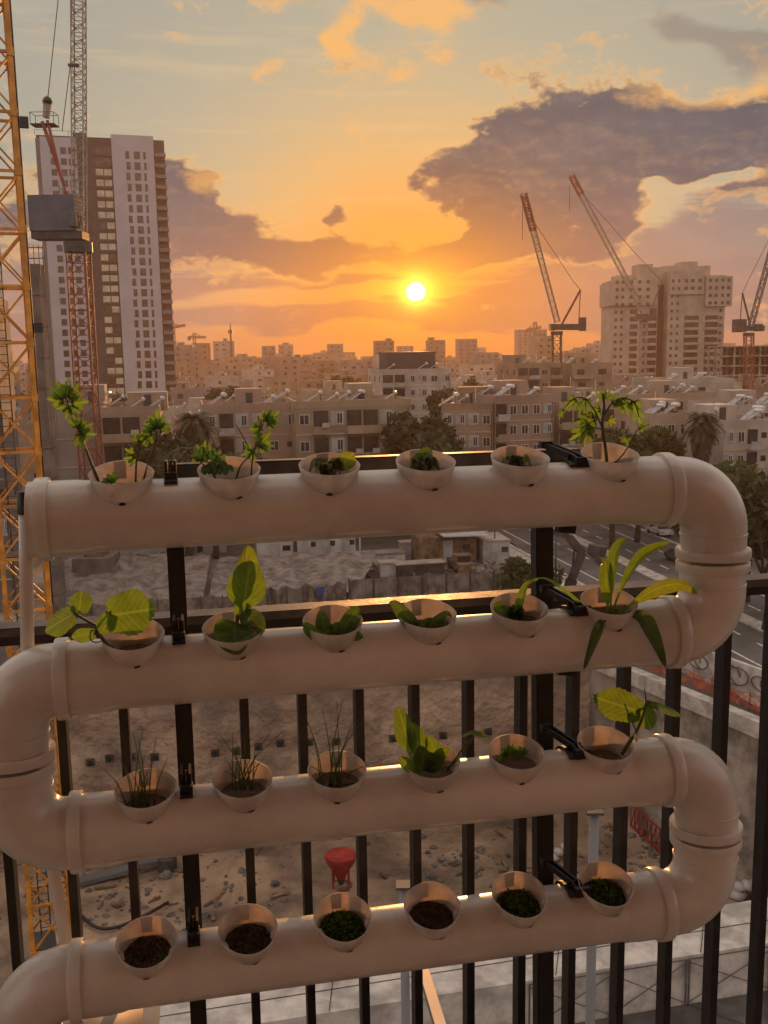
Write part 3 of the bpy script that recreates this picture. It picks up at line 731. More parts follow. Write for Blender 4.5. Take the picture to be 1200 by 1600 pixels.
def wilted(x, y, label, n, sp, m='leaf_dark', seed=0):
    p = plant('lettuce_seedling', label, 'plant', x, y, -.01); r = random.Random(seed)
    for q in range(n):
        a = r.uniform(0, 2 * pi); d = r.uniform(8, sp); cx, cy_ = x + math.cos(a) * 6, y + 4 + math.sin(a) * 3
        leaf(p, [(cx, cy_ + 4, -.012), (x + math.cos(a) * d * .6, y - 12 - r.uniform(0, 10), -.012 + math.sin(a) * .014), (x + math.cos(a) * d, y - 2 + r.uniform(-4, 6), -.016 - math.sin(a) * .024)],
             r.uniform(9, 16), 'oval', face=r.uniform(-.9, .9), fold=.55, m=m, wave=.14, seed=q, n=12)
    return p
p = wilted(512, 738, 'wilted lettuce seedling with one rounded yellow-green leaf', 15, 36, 'leaf_wilt', seed=4)
fanleaf(p, (533, 730, -.015), (552, 708, -.01), 14, 'round', m='leaf_yellow', seed=1, droop=.05)
p = wilted(658, 734, 'wilted seedling with pale curled leaves directly below the sun', 14, 32, 'leaf_wilt', seed=5)
leaf(p, [(660, 732, -.01), (658, 716, -.012), (668, 705, -.016), (674, 718, -.03)], 17, 'oval', face=.4, fold=.6, m='leaf_dark', seed=3)
p = wilted(808, 732, 'tiny flat leaves drooping in the cup beside the right clamp', 12, 32, 'leaf_wilt', seed=6)
# tomato
p = plant('tomato_seedling', 'tall tomato seedling with drooping lobed leaves, right end of top pipe', 'plant', 950, 738, 0)
stem(p, [(950, 742, 0), (946, 700, 0), (941, 665, 0), (944, 635, 0), (942, 618, 0)], .0031, .0018)
stem(p, [(941, 668, 0), (928, 640, .0), (912, 622, 0), (895, 624, 0), (880, 640, -.005)], .0015, .0009); stem(p, [(943, 650, 0), (958, 628, 0), (975, 622, 0), (992, 630, 0), (998, 652, 0)], .0015, .0009)
stem(p, [(943, 672, 0), (930, 668, -.01), (915, 668, -.015)], .0014, .0009); stem(p, [(953, 730, 0), (972, 712, 0), (986, 690, 0), (996, 672, 0), (1014, 663, 0)], .0014, .0007)
for q, (c, t, w_, mm) in enumerate((((900, 624, 0), (880, 642, 0), 12, 'leaf'), ((915, 622, 0), (902, 650, 0), 12, 'leaf'), ((922, 664, -.012), (892, 690, -.01), 17, 'leaf'), ((918, 668, -.012), (912, 698, -.02), 15, 'leaf_yellow'),
        ((930, 655, 0), (898, 660, 0), 16, 'leaf'), ((938, 640, .0), (915, 645, .01), 12, 'leaf'), ((972, 623, 0), (984, 650, 0), 13, 'leaf'), ((988, 627, 0), (1002, 668, 0), 13, 'leaf'), ((956, 630, 0), (972, 616, .01), 10, 'leaf'),
        ((944, 622, 0), (930, 612, 0), 9, 'leaf'), ((944, 622, 0), (955, 608, 0), 9, 'leaf'), ((950, 655, -.004), (962, 662, -.01), 10, 'leaf_yellow'), ((962, 628, 0), (976, 640, -.005), 10, 'leaf'), ((998, 670, 0), (1016, 660, 0), 8, 'leaf'), ((985, 692, 0), (968, 682, 0), 8, 'leaf'), ((880, 640, 0), (874, 655, 0), 7, 'leaf'))):
    fanleaf(p, c, t, w_, 'tomato', roll=random.Random(q).uniform(-.6, .6), m=mm, seed=40 + q, droop=.3)

# second pipe
p = plant('cucumber_seedling', 'cucumber seedling with broad toothed leaves, left end of second pipe', 'plant', 185, 1020, -.02)
stem(p, [(192, 1024, -.02), (165, 1005, -.035), (153, 985, -.04), (150, 978, -.04), (132, 968, -.04), (116, 958, -.04)], .0032, .0018); stem(p, [(152, 982, -.04), (162, 968, -.04), (174, 955, -.04)], .0017, .0013)
stem(p, [(153, 988, -.04), (143, 985, -.05), (141, 999, -.055), (150, 1004, -.05), (160, 1001, -.04)], .0012, .0008)
fanleaf(p, (170, 962, -.04), (242, 952, -.03), 34, 'round', roll=-.15, seed=2, droop=.2); fanleaf(p, (174, 960, -.045), (158, 990, -.05), 15, 'round', roll=.3, seed=3)
fanleaf(p, (124, 957, -.04), (126, 924, -.035), 17, 'round', roll=.3, seed=4, droop=.3); fanleaf(p, (118, 958, -.04), (66, 984, -.02), 20, 'round', roll=-.5, seed=5, m='leaf', droop=.3); fanleaf(p, (148, 990, -.035), (111, 996, -.02), 11, 'round', roll=.1, seed=6)
p = plant('spinach_plant', 'tall glossy spinach plant in the second cup of second pipe', 'plant', 372, 985, 0)
stem(p, [(372, 990, -.01), (370, 975, -.01), (372, 960, -.01)], .0034, .0028)
leaf(p, [(378, 968, -.006), (381, 945, -.01), (386, 912, -.016), (391, 876, -.015)], 60, 'spoon', fold=.22, m='leaf', seed=1); leaf(p, [(374, 966, .0), (378, 930, .008), (384, 890, .012), (388, 852, .008)], 42, 'spoon', face=-.5, fold=.3, m='leaf_yellow', seed=2)
leaf(p, [(369, 972, -.015), (366, 985, -.035), (368, 1003, -.055), (376, 1022, -.062)], 62, 'oval', fold=.2, m='leaf', seed=3); leaf(p, [(376, 974, -.012), (392, 966, -.02), (404, 978, -.035), (408, 992, -.04)], 30, 'oval', face=.3, fold=.3, m='leaf_dark', seed=4)
leaf(p, [(372, 968, -.002), (374, 948, .002), (371, 930, .004)], 18, 'oval', face=.6, m='leaf', seed=5); leaf(p, [(380, 970, -.01), (388, 955, -.012), (387, 942, -.012)], 12, 'oval', face=.4, m='leaf', seed=6)
p = plant('lettuce_plant', 'young lettuce rosette of upright grey-green leaves, second pipe', 'plant', 520, 990, 0)
for q, (pts, w_, fc, mm) in enumerate((([(515, 1000, -.012), (506, 978, -.012), (501, 952, -.005)], 27, .2, 'leaf_dark'), ([(528, 1000, -.012), (543, 975, -.014), (556, 955, -.02), (563, 954, -.03)], 30, -.3, 'leaf_dark'), ([(512, 1001, -.02), (494, 992, -.035), (480, 978, -.045), (472, 975, -.045)], 22, .5, 'leaf_dark'),
        ([(530, 1001, -.02), (548, 992, -.035), (562, 994, -.05), (566, 998, -.055)], 18, -.4, 'leaf_dark'), ([(520, 1002, -.015), (522, 985, -.02), (530, 972, -.02)], 20, 0, 'leaf_dark'), ([(520, 1004, -.02), (512, 992, -.03), (505, 990, -.04)], 22, .2, 'leaf_dark'), ([(535, 1000, -.01), (552, 980, -.0), (556, 965, .004)], 18, .4, 'leaf_dark'))):
    leaf(p, pts, w_, 'oval', face=fc, fold=.32, m=mm, seed=q)
p = plant('lettuce_plant', 'small floppy lettuce filling the left half of its cup, second pipe', 'plant', 655, 985, 0)
for q, (pts, w_, fc) in enumerate((([(655, 990, -.015), (636, 965, -.02), (620, 946, -.022), (608, 941, -.02)], 26, .3), ([(660, 990, -.015), (680, 970, -.02), (698, 958, -.03), (706, 965, -.04)], 14, -.3), ([(650, 992, -.02), (638, 975, -.03), (628, 972, -.035)], 20, .4), ([(660, 992, -.02), (664, 975, -.02), (675, 965, -.02)], 16, 0), ([(665, 992, -.02), (688, 985, -.03), (700, 970, -.035)], 12, -.5), ([(652, 994, -.02), (645, 982, -.03), (655, 972, -.03)], 22, .1), ([(670, 994, -.02), (690, 975, -.02), (693, 962, -.02)], 12, .4))):
    leaf(p, pts, w_, 'lance', face=fc, fold=.4, m='leaf_dark', seed=20 + q)
p = wilted(806, 968, 'dark crowded seedling drooping beside the clamp on the second pipe', 15, 38, seed=9)
leaf(p, [(808, 965, -.012), (812, 945, -.01), (822, 915, -.005), (842, 905, 0)], 16, 'lance', face=.5, fold=.5, m='leaf', seed=5); leaf(p, [(803, 966, -.02), (780, 950, -.03), (790, 940, -.035)], 20, 'oval', m='leaf_dark', seed=6)
p = plant('leek_plant', 'young plant with long arching strap leaves under the upper bend', 'plant', 950, 960, 0)
leaf(p, [(950, 964, -.01), (949, 935, -.01), (947, 905, -.008), (946, 880, -.012), (940, 878, -.03)], 24, 'strap', fold=.35, m='leaf', seed=1); leaf(p, [(953, 962, -.006), (956, 915, 0), (958, 875, .004), (966, 852, -.002), (978, 841, -.012)], 24, 'strap', face=.6, fold=.3, m='leaf', seed=2)
leaf(p, [(955, 962, -.01), (974, 912, -.006), (998, 872, -.004), (1022, 856, -.006), (1046, 848, -.006)], 20, 'strap', face=.5, fold=.4, m='leaf', seed=3); leaf(p, [(960, 962, -.012), (1000, 935, -.03), (1038, 916, -.045), (1066, 914, -.055), (1090, 928, -.06)], 28, 'strap', face=-.5, fold=.3, m='leaf_yellow', seed=4)
leaf(p, [(950, 966, -.02), (938, 975, -.06), (928, 1000, -.066), (912, 1046, -.064)], 17, 'strap', face=.2, fold=.3, m='leaf_dark', seed=5); leaf(p, [(962, 962, -.02), (1000, 962, -.062), (1020, 990, -.07), (1040, 1042, -.066)], 25, 'strap', face=.1, fold=.3, m='leaf_dark', seed=6)
leaf(p, [(945, 964, -.01), (914, 948, -.012), (880, 920, -.01), (850, 903, -.004), (822, 910, .0)], 7, 'lance', face=.5, m='leaf', seed=7); leaf(p, [(958, 964, -.02), (972, 955, -.03), (980, 946, -.035)], 9, 'lance', face=.3, m='leaf_dark', seed=8); leaf(p, [(955, 966, -.03), (948, 968, -.05), (938, 976, -.062)], 5, 'lance', m='leaf_dark', seed=9)

# third pipe
def chives(x, y, label, tips, seed):
    p = plant('chive_clump', label, 'plant', x, y, -.01); r = random.Random(seed)
    for q, (tx, ty) in enumerate(tips):
        bx = x + (tx - x) * .18 + r.uniform(-14, 14); d = r.uniform(-.03, .02)
        stem(p, [(bx, y + r.uniform(0, 6), -.012), (bx + (tx - bx) * .32, y + (ty - y) * .5, -.012 + d * .4), (tx, ty, -.012 + d)], .0013, .0004, 'leaf_dark', 'leaf', 9)
    return p
chives(222, 1258, 'sparse chive clump with one blade bent far left, third pipe', [(148, 1188), (182, 1172), (208, 1142), (223, 1138), (215, 1150), (244, 1152), (262, 1184), (205, 1205), (238, 1190), (226, 1180), (196, 1196), (232, 1215), (213, 1200)], 1)
chives(377, 1230, 'dense clump of straight chives in the second cup, third pipe', [(344, 1148), (364, 1144), (382, 1152), (372, 1163), (388, 1178), (400, 1160), (425, 1140), (442, 1143), (356, 1190), (366, 1172), (392, 1185), (380, 1180), (405, 1192), (350, 1205), (414, 1185), (374, 1168), (369, 1196), (386, 1200)], 2)
chives(520, 1226, 'tall airy chive clump with splayed blades, third cup of third pipe', [(478, 1120), (503, 1104), (488, 1145), (536, 1092), (526, 1095), (568, 1122), (550, 1130), (602, 1186), (545, 1150), (575, 1222), (482, 1195), (515, 1150), (535, 1170), (528, 1180)], 3)
p = plant('lettuce_plant', 'bright upright lettuce with a broad standing leaf, third pipe', 'plant', 665, 1200, 0)
for q, (pts, w_, fc, sh, mm) in enumerate((([(646, 1205, -.012), (640, 1170, -.012), (632, 1140, -.01), (622, 1104, -.004)], 34, .1, 'spoon', 'leaf'), ([(652, 1204, -.01), (656, 1178, -.01), (650, 1152, -.008), (640, 1130, -.004)], 32, -.2, 'spoon', 'leaf'), ([(665, 1205, -.02), (660, 1185, -.03), (655, 1165, -.03)], 34, .0, 'oval', 'leaf_dark'), ([(672, 1204, -.015), (680, 1178, -.016), (668, 1148, -.01)], 34, .3, 'oval', 'leaf'),
        ([(680, 1204, -.02), (686, 1182, -.02), (702, 1168, -.02)], 24, -.2, 'oval', 'leaf'), ([(650, 1206, -.03), (634, 1192, -.04), (624, 1182, -.045)], 20, .2, 'oval', 'leaf'), ([(670, 1207, -.025), (676, 1190, -.03), (668, 1176, -.03)], 26, 0, 'oval', 'leaf_dark'))):
    leaf(p, pts, w_, sh, face=fc, fold=.25, m=mm, seed=60 + q)
stem(p, [(698, 1205, -.01), (716, 1180, -.02), (728, 1162, -.03), (740, 1151, -.03)], .0016, .0014); leaf(p, [(722, 1150, -.02), (738, 1146, -.035), (754, 1150, -.05), (770, 1152, -.05)], 14, 'oval', face=1.0, m='leaf', seed=71)
stem(p, [(698, 1200, -.01), (712, 1190, -.015), (728, 1170, -.015), (738, 1155, -.02)], .0012, .001)
p = plant('curly_seedling', 'short curly green seedling in the fifth cup, third pipe', 'plant', 796, 1182, -.01)
for q in range(6): frond(p, (788 + q * 5, 1186 - (q % 3) * 5), -1.5 + (q - 2.5) * .35, 15, seed=80 + q, n=4, w=-.014)
p = plant('cucumber_seedling', 'hairy cucumber seedling with a round leaf at the lower right bend', 'plant', 985, 1165, 0)
stem(p, [(972, 1178, -.02), (984, 1160, -.03), (996, 1140, -.04), (1004, 1118, -.04), (1010, 1098, -.04)], .0030, .002); stem(p, [(994, 1142, -.04), (984, 1120, -.045), (976, 1100, -.05)], .0015, .001)
stem(p, [(1010, 1098, -.04), (1008, 1084, -.04), (1007, 1073, -.035)], .0016, .0005); stem(p, [(995, 1150, -.045), (994, 1154, -.05), (995, 1158, -.05)], .005, .002, 'root')
stem(p, [(972, 1178, -.02), (978, 1166, -.03), (988, 1150, -.036)], .0022, .002)
fanleaf(p, (1000, 1112, -.04), (930, 1090, -.02), 27, 'round', roll=.1, seed=7, droop=.12); fanleaf(p, (1004, 1106, -.04), (1018, 1140, -.05), 18, 'round', roll=.2, seed=8, droop=.3); fanleaf(p, (1012, 1098, -.04), (1070, 1108, -.05), 12, 'round', roll=.9, seed=9, droop=.5); fanleaf(p, (992, 1118, -.045), (982, 1126, -.05), 9, 'round', seed=10)
# lowest pipe: sprouts
def sprouts(k, i, label, m, n, seed, hmax=.016):
    base, Xd, Fd, A, W, h = CUPS[k, i]; p = thing('sprout_patch', label, 'sprouts', base, 'low sprouts growing in the lowest cups'); r = random.Random(seed); b = MB()
    for q in range(n):
        a = r.uniform(0, 2 * pi); d = .033 * math.sqrt(r.random()); c = (d * math.sin(a), d * math.cos(a), h + r.uniform(-.002, hmax) * (1 - (d / .036) ** 2 * .6)); C = W(c)
        t = V3((r.uniform(-1, 1), r.uniform(-1, 1), r.uniform(-.4, 1))).normalized(); s = t.cross(V3((r.uniform(-1, 1), r.uniform(-1, 1), r.uniform(-1, 1)))).normalized(); l = r.uniform(.003, .006); nn = t.cross(s)
        b.add([C, C + t * l * .5 + s * l * .45, C + t * l + nn * l * .2, C + t * l * .5 - s * l * .45], [(0, 1, 2, 3)])
    keep(b.build('sprout_leaves', M[m], None), p); p.children[0]['kind'] = 'stuff'
sprouts(3, 2, 'bright green sprouts filling the third cup of the lowest pipe', 'moss', 900, 1); sprouts(3, 4, 'dark green sprouts filling the fifth cup of the lowest pipe', 'moss', 700, 2, .012); sprouts(3, 5, 'dense sprouts shaded in the right end cup of the lowest pipe', 'moss', 700, 3, .012)
sprouts(3, 1, 'few first sprouts on brown soil, second cup of lowest pipe', 'leaf_dark', 60, 4, .004)
sprouts(3, 0, 'dark first sprouts on soil in the leftmost cup, lowest pipe', 'leaf_dark', 90, 5, .006)
# ------------------------------------------------------------------ ground, excavation
PZ = -13.0
FARY = G(600, 1040).y; FARH = G(600, 946).y
def wh(x): return V3((x, FARH + math.tan(RA) * x, 0))
def wl(x): return V3((x, FARY + math.tan(RA) * x, 0))      # line of the far pit edge
Na, Ed = G(1000, 1047), G(1200, 1127); dgl = (Ed - Na).normalized()
Cc = Na + dgl * ((FARY + math.tan(RA) * Na.x - Na.y) / (dgl.y - math.tan(RA) * dgl.x)); Cc.z = 0; Ee = Cc + dgl * 62
pitp = [wl(-75), Cc, Ee, V3((Ee.x - 25, 6, 0)), V3((-75, 6, 0))]
pitp = [V3((q.x, q.y, 0)) for q in pitp]
outer = [V3((-3200, -400, 0)), V3((3200, -400, 0)), V3((3200, 4200, 0)), V3((-3200, 4200, 0))]
tris = tessellate_polygon([outer, pitp]); allv = outer + pitp
gb = MB().add([(q.x, q.y, 0) for q in allv], [tuple(t) for t in tris])
struct(gb.build('ground', M['ground']))
def wallgrid(p, q, z0, z1, nx, nz, amp, sc_, seed):
    vs = []; d = (q - p); nrm = V3((d.y, -d.x, 0)).normalized()
    for j in range(nz + 1):
        for i in range(nx + 1):
            s = i / nx; z = z0 + (z1 - z0) * j / nz; b = p + d * s
            e = min(1, j / 2, (nz - j) / 2)
            h = amp * (noise.noise(V3((s * d.length * sc_, z * sc_, seed))) + .5 * noise.noise(V3((s * d.length * sc_ * 2.7, z * sc_ * 2.7, seed + 5))))
            vs.append(V3((b.x, b.y, z)) + nrm * h * e)
    return vs, [(j * (nx + 1) + i, j * (nx + 1) + i + 1, (j + 1) * (nx + 1) + i + 1, (j + 1) * (nx + 1) + i) for j in range(nz) for i in range(nx)]
b = MB(); b.add(*wallgrid(pitp[0], pitp[1], PZ - 1, 0, 120, 34, .55, .22, 1)); struct(b.build('pit_wall', M['shotcrete'], smooth=True))
b = MB(); b.add(*wallgrid(pitp[1], pitp[2], PZ - 1, -.5, 90, 26, .12, .2, 2)); struct(b.build('pit_wall', M['concrete'], smooth=True))
b = MB()
for i in (2, 3, 4): b.add(*wallgrid(pitp[i], pitp[(i + 1) % 5], PZ - 1, 0, 10, 6, .1, .2, 3))
struct(b.build('pit_wall', M['concrete_dark']))
def pz(x, y):
    h = 1.3 * noise.noise(V3((x * .07, y * .07, 1))) + .8 * noise.noise(V3((x * .21, y * .21, 4))) + .25 * noise.noise(V3((x * .6, y * .6, 9))) + .12 * noise.noise(V3((x * 1.4, y * 1.4, 2)))
    return PZ + h
nx, ny = 150, 110; vs = []; x0, x1, y0, y1 = -80, 80, 2, 115
for j in range(ny + 1):
    for i in range(nx + 1):
        x = x0 + (x1 - x0) * i / nx; y = y0 + (y1 - y0) * j / ny; vs.append((x, y, pz(x, y)))
struct(MB().add(vs, [(j * (nx + 1) + i, j * (nx + 1) + i + 1, (j + 1) * (nx + 1) + i + 1, (j + 1) * (nx + 1) + i) for j in range(ny) for i in range(nx)]).build('pit_floor', M['soil_pit'], smooth=True))
# loose rubble on the pit floor: nobody could count it
r = random.Random(5); b = MB()
def rock(b, c, s, r):
    vs = []
    for ph in range(5):
        for th in range(7):
            a = pi * (ph + .5) / 5; t = 2 * pi * th / 7; k = s * r.uniform(.7, 1.15)
            vs.append((c[0] + k * math.sin(a) * math.cos(t), c[1] + k * math.sin(a) * math.sin(t), c[2] + .65 * k * math.cos(a)))
    fs = [(p * 7 + t, (p + 1) * 7 + t, (p + 1) * 7 + (t + 1) % 7, p * 7 + (t + 1) % 7) for p in range(4) for t in range(7)] + [tuple(range(7)), tuple(range(28, 35))[::-1]]
    b.add(vs, fs)
cl = [(r.uniform(-26, 22), r.uniform(44, 71), r.uniform(1.5, 5)) for _ in range(26)]
for q in range(1300):
    cx, cy_, s = r.choice(cl); x = r.gauss(cx, s); y = r.gauss(cy_, s); rock(b, (x, y, pz(x, y)), abs(r.gauss(.08, .13)) + .05, r)
o = b.build('rubble', M['rubble']); o['kind'] = 'stuff'
b = MB()
for q in range(150):                # boards, pipes and bars left lying about
    cx, cy_, s = r.choice(cl); x = r.gauss(cx, s * 1.3); y = r.gauss(cy_, s * 1.3); a_ = r.uniform(0, pi); l = r.uniform(.3, 1.6); z = pz(x, y)
    b.bar((x, y, z + .12), (x + math.cos(a_) * l, y + math.sin(a_) * l, pz(x + math.cos(a_) * l, y + math.sin(a_) * l) + .16), r.uniform(.05, .28), r.uniform(.04, .12))
o = b.build('pit_debris', M['timber']); o['kind'] = 'stuff'
# capping beam of the pit edges and anchor plates
def capbeam(name, p, q, w, h, z, m, label):
    d = (q - p).normalized(); n = V3((d.y, -d.x, 0)); c = (p + q) / 2 + n * (w / 2 - .15)
    o = MB().box((c.x, c.y, z - h / 2), (q - p).length, w, h, (d, -n, UP)).build(name, M[m]); return tag(o, label, 'beam')
capbeam('capping_beam', Cc + dgl * .8, pitp[2], .9, 1.1, .02, 'concrete_light', 'pale concrete capping beam along the right pit edge below the orange net')
capbeam('capping_beam', pitp[0], Cc - dgl * .2, .8, .9, .0, 'concrete', 'long grey capping beam at the foot of the pleated hoarding')
def onwall(x, y):
    d = ray(x, y); n = V3((-math.sin(RA), math.cos(RA), 0)); t = (wl(0) - EYE).dot(n) / d.dot(n); return EYE + d * t - n * .5
AN = [(142, 1187), (172, 1181), (207, 1179), (242, 1179), (336, 1173), (369, 1170), (403, 1163), (437, 1158), (482, 1156), (524, 1155), (612, 1150), (690, 1146), (760, 1140)]
for q, (x, y) in enumerate(AN):
    c = onwall(x, y); t = thing('anchor_plate', f'square steel anchor plate in the row across the pit wall, {ORD[q + 1]} from the left', 'anchor', c, 'anchor plates across the pit wall')
    keep(MB().box(c, .62, .16, .55, (E1, E2, UP)).build('plate', M['crane_dark'], None), t); keep(MB().tube([c - E2 * .07, c - E2 * .42], [.16, .12], 10).build('tendon_head', M['black_metal'], None, angle=40), t)
# ledge in the foreground below the balcony
ZL = 4.0
f0, f1, b0, b1 = G(330, 1611, ZL), G(1260, 1464, ZL), G(330, 1541, ZL), G(1260, 1393, ZL)
ex = (f1 - f0)
a = f0 - ex * .35; bq = f1 + ex * .25; c2 = b1 + (b1 - b0) * .25; d2 = b0 - (b1 - b0) * .35
ld = MB().prism([a, bq, c2, d2], PZ - 1, ZL).build('retaining_wall', M['concrete_light']); tag(ld, 'broad light concrete retaining wall between the balcony and the pit', 'wall')
# joints and a raised kerb strip on it
b = MB()
for s in (.12, .33, .56, .72, .88):
    p0 = a.lerp(bq, s); p1 = d2.lerp(c2, s + .004); b.bar(p0 + UP * .012 + (p1 - p0) * .02, p1 + UP * .012 - (p1 - p0) * .02, .035, .016)
m1 = a.lerp(d2, .48) + UP * .012; m2 = bq.lerp(c2, .48) + UP * .012; b.bar(m1, m2, .03, .016)
keep(b.build('joint', M['concrete_dark']), ld)
# podium in front with mesh ties leaning on it
struct(MB().prism([V3((-40, 1.95, 0)), V3((45, 1.95, 0)), bq - (c2 - bq) * .02, a - (d2 - a) * .02], ZL - 2.4, ZL - 1.75).build('podium_slab', M['concrete_dark']))
fn = (f1 - f0).normalized(); ft = V3((fn.y, -fn.x, 0))
for q, (s, wdt) in enumerate(((.50, 3.2), (.64, 3.0), (.78, 3.4), (.93, 3.0))):
    o0 = f0.lerp(f1, s) + ft * .09; b = MB(); z0 = ZL - 1.75; z1 = ZL - .08
    A_, B_ = o0, o0 + fn * wdt * .9
    def zz(p, z): return V3((p.x, p.y, z))
    b.bar(zz(A_, z0), zz(A_, z1), .05); b.bar(zz(B_, z0), zz(B_, z1), .05); b.bar(zz(A_, z0 + .1), zz(B_, z1 - .1), .022); b.bar(zz(A_, z1 - .1), zz(B_, z0 + .1), .022); b.bar(zz(A_, z1), zz(B_, z1), .03)
    b.bar(zz(A_, z0 + .05), zz(A_ + ft * 1.6 + fn * 1.5, z0 + .03), .022); b.bar(zz(B_, z0 + .05), zz(B_ + ft * 1.7 - fn * 1.2, z0 + .03), .022)
    tag(b.build('scaffold_brace', M['concrete_dark']), f'cross braced thin scaffold frame against the concrete ledge, {ORD[q + 1]} from the left', 'scaffold', 'scaffold frames against the ledge')
# grey tubes standing beyond the railing
def prop(label, x, yt, yb, y_floor, rr, name='steel_prop', m='tower_grey'):
    top = None
    base = G(x, yb, ZL - 1.75) if y_floor is None else P(x, yb, y_floor)
    Y = base.y; tp = P(x, yt, Y); tp = V3((base.x, base.y, tp.z))
    t = thing(name, label, 'prop', base)
    keep(MB().tube([V3((base.x, base.y, ZL - 1.75)), tp], rr, 14).build('tube', M[m], None, smooth=True), t)
    keep(MB().box(tp + UP * .01, rr * 3.4, rr * 3.4, .03).build('head_plate', M['crane_dark'], None), t); keep(MB().box(V3((base.x, base.y, ZL - 1.735)), rr * 3.6, rr * 3.6, .03).build('base_plate', M['crane_dark'], None), t)
prop('grey steel prop behind the railing under the green sprouts cup', 634, 1384, 1597, 11.0, .055)
prop('tall grey steel prop behind the railing right of the rack post', 922, 1268, 1597, 11.5, .06)
t = thing('boom', 'pale slanted boom with a red tip leaning below the lowest pipe', 'boom', P(700, 1600, 10))
keep(MB().bar(P(662, 1520, 11), P(690, 1612, 9.6), .12, .10).build('boom_tube', M['tower_grey'], None), t); keep(MB().tube([P(687, 1593, 9.9), P(696, 1612, 9.6)], [.05, .03], 8).build('red_tip', M['red_plastic'], None), t)

# things standing in the excavation
def onpit(x, y): 
    q = G(x, y, PZ); return V3((q.x, q.y, pz(q.x, q.y)))
hp = onpit(533, 1382); t = thing('concrete_bucket', 'red funnel shaped concrete bucket standing on the pit floor', 'bucket', hp)
K_ = .78
keep(MB().tube([hp + UP * z * K_ for z in (.9, 1.35, 2.5, 3.05, 3.1, 3.0)], [q * K_ for q in (.42, .6, 1.32, 1.42, 1.38, 1.25)], 28).build('funnel', M['red_plastic'], None, angle=40), t)
for k in range(4):
    a_ = pi / 4 + k * pi / 2; keep(MB().bar(hp + V3((math.cos(a_) * .95 * K_, math.sin(a_) * .95 * K_, 0)), hp + V3((math.cos(a_) * 1.0 * K_, math.sin(a_) * 1.0 * K_, 1.9 * K_)), .10).build('leg', M['red_plastic'], None), t)
keep(MB().tube([hp + V3((.95 * K_ * math.cos(i * pi / 8), .95 * K_ * math.sin(i * pi / 8), .1)) for i in range(17)], .05, 8).build('base_ring', M['red_plastic'], None), t)
keep(MB().tube([hp + UP * .24, hp + UP * .75], [.2, .32], 14).build('outlet', M['crane_dark'], None), t)
def lattice_panel(name, label, p, q, h, m, n=9):
    t = thing(name, label, 'barrier', p); d = q - p; b = MB(); b.bar(p, q, .12); b.bar(p + UP * h, q + UP * h, .12)
    keep(b.build('frame', M[m], None), t); b = MB()
    for i in range(n + 1): b.bar(p + d * (i / n), p + d * (i / n) + UP * h, .07)
    for i in range(n): b.bar(p + d * (i / n), p + d * ((i + 1) / n) + UP * h, .06)
    keep(b.build('lattice', M[m], None), t)
lattice_panel('jib_section', 'red lattice crane section lying on the pit floor behind the right bend', onpit(985, 1300), onpit(1045, 1352), 1.7, 'red_plastic')
lattice_panel('jib_section', 'short red lattice section by the pit wall right of the lower bend', onpit(1140, 1335), onpit(1175, 1322), 1.0, 'red_plastic', 4)
def bagpile(name, label, cat, c, s, m, seed, n=5):
    t = thing(name, label, cat, c); r = random.Random(seed)
    for q in range(n):
        p = c + V3((r.uniform(-1, 1) * s, r.uniform(-.5, .5) * s, .35 * s + (q > 2) * .5 * s)); bb = MB(); rock(bb, p, s * .62, r); o = keep(bb.build('bag', M[m], None, smooth=True), t)
bagpile('bag_pile', 'heap of white filled bags at the pit edge, lower right', 'bags', onpit(1166, 1418), .95, 'cabin', 3, 6)
bagpile('bag_pile', 'pale rubble sacks on the pit floor behind the lower clamp', 'bags', onpit(872, 1335), .8, 'cabin', 4, 5)
for q, (x0_, y0_, x1_, y1_, w_, lb) in enumerate(((120, 1378, 205, 1356, .9, 'wide grey plank lying on the pit floor near the left pipe bend'), (215, 1352, 262, 1345, .5, 'short grey plank lying end on in the pit behind the left post'), (1085, 1352, 1190, 1345, .7, 'dark steel beam stacked at the foot of the right pit wall'), (1080, 1368, 1180, 1362, .6, 'second dark steel beam nearer the bags at the right pit wall'), (660, 1420, 720, 1412, .5, 'stub of grey beam half buried behind the fourth soil cup'))):
    p0, p1 = onpit(x0_, y0_), onpit(x1_, y1_); z = max(p0.z, p1.z) + .35; o = MB().bar(V3((p0.x, p0.y, z)), V3((p1.x, p1.y, z)), w_, .3).build('steel_beam' if q > 1 else 'plank', M['crane_dark' if 1 < q < 4 else 'tower_grey']); tag(o, lb, 'beam' if q > 1 else 'plank')
o = MB().tube(spline([onpit(118, 1425) + UP * .3, onpit(150, 1447) + UP * .25, onpit(185, 1443) + UP * .25, onpit(232, 1432) + UP * .4, onpit(262, 1405) + UP * .3], 24), .11, 8).build('hose', M['black_rubber'], smooth=True); tag(o, 'black hose curving over the pit floor left of the rack post', 'hose')
o = MB().tube(spline([onpit(1160, 1395) + UP * 1.2, onpit(1165, 1360) + UP * 2.3, onpit(1178, 1345) + UP * 2.2, onpit(1195, 1350) + UP * .4], 20), .07, 8).build('cable', M['tower_grey'], smooth=True); tag(o, 'grey cable looping above the white bags by the pit wall', 'cable')
t = thing('pump', 'dark drum shaped pump standing in the pit right of the left rack post', 'pump', onpit(262, 1358)); c = onpit(262, 1358)
keep(MB().tube([c, c + UP * 1.0, c + UP * 1.15], [.7, .7, .5], 16).build('drum', M['crane_dark'], None, angle=40), t); keep(MB().tube([c + UP * 1.1, c + UP * 1.6, c + UP * 1.7 + V3((.9, 0, 0))], .18, 10).build('outlet', M['crane_dark'], None), t)

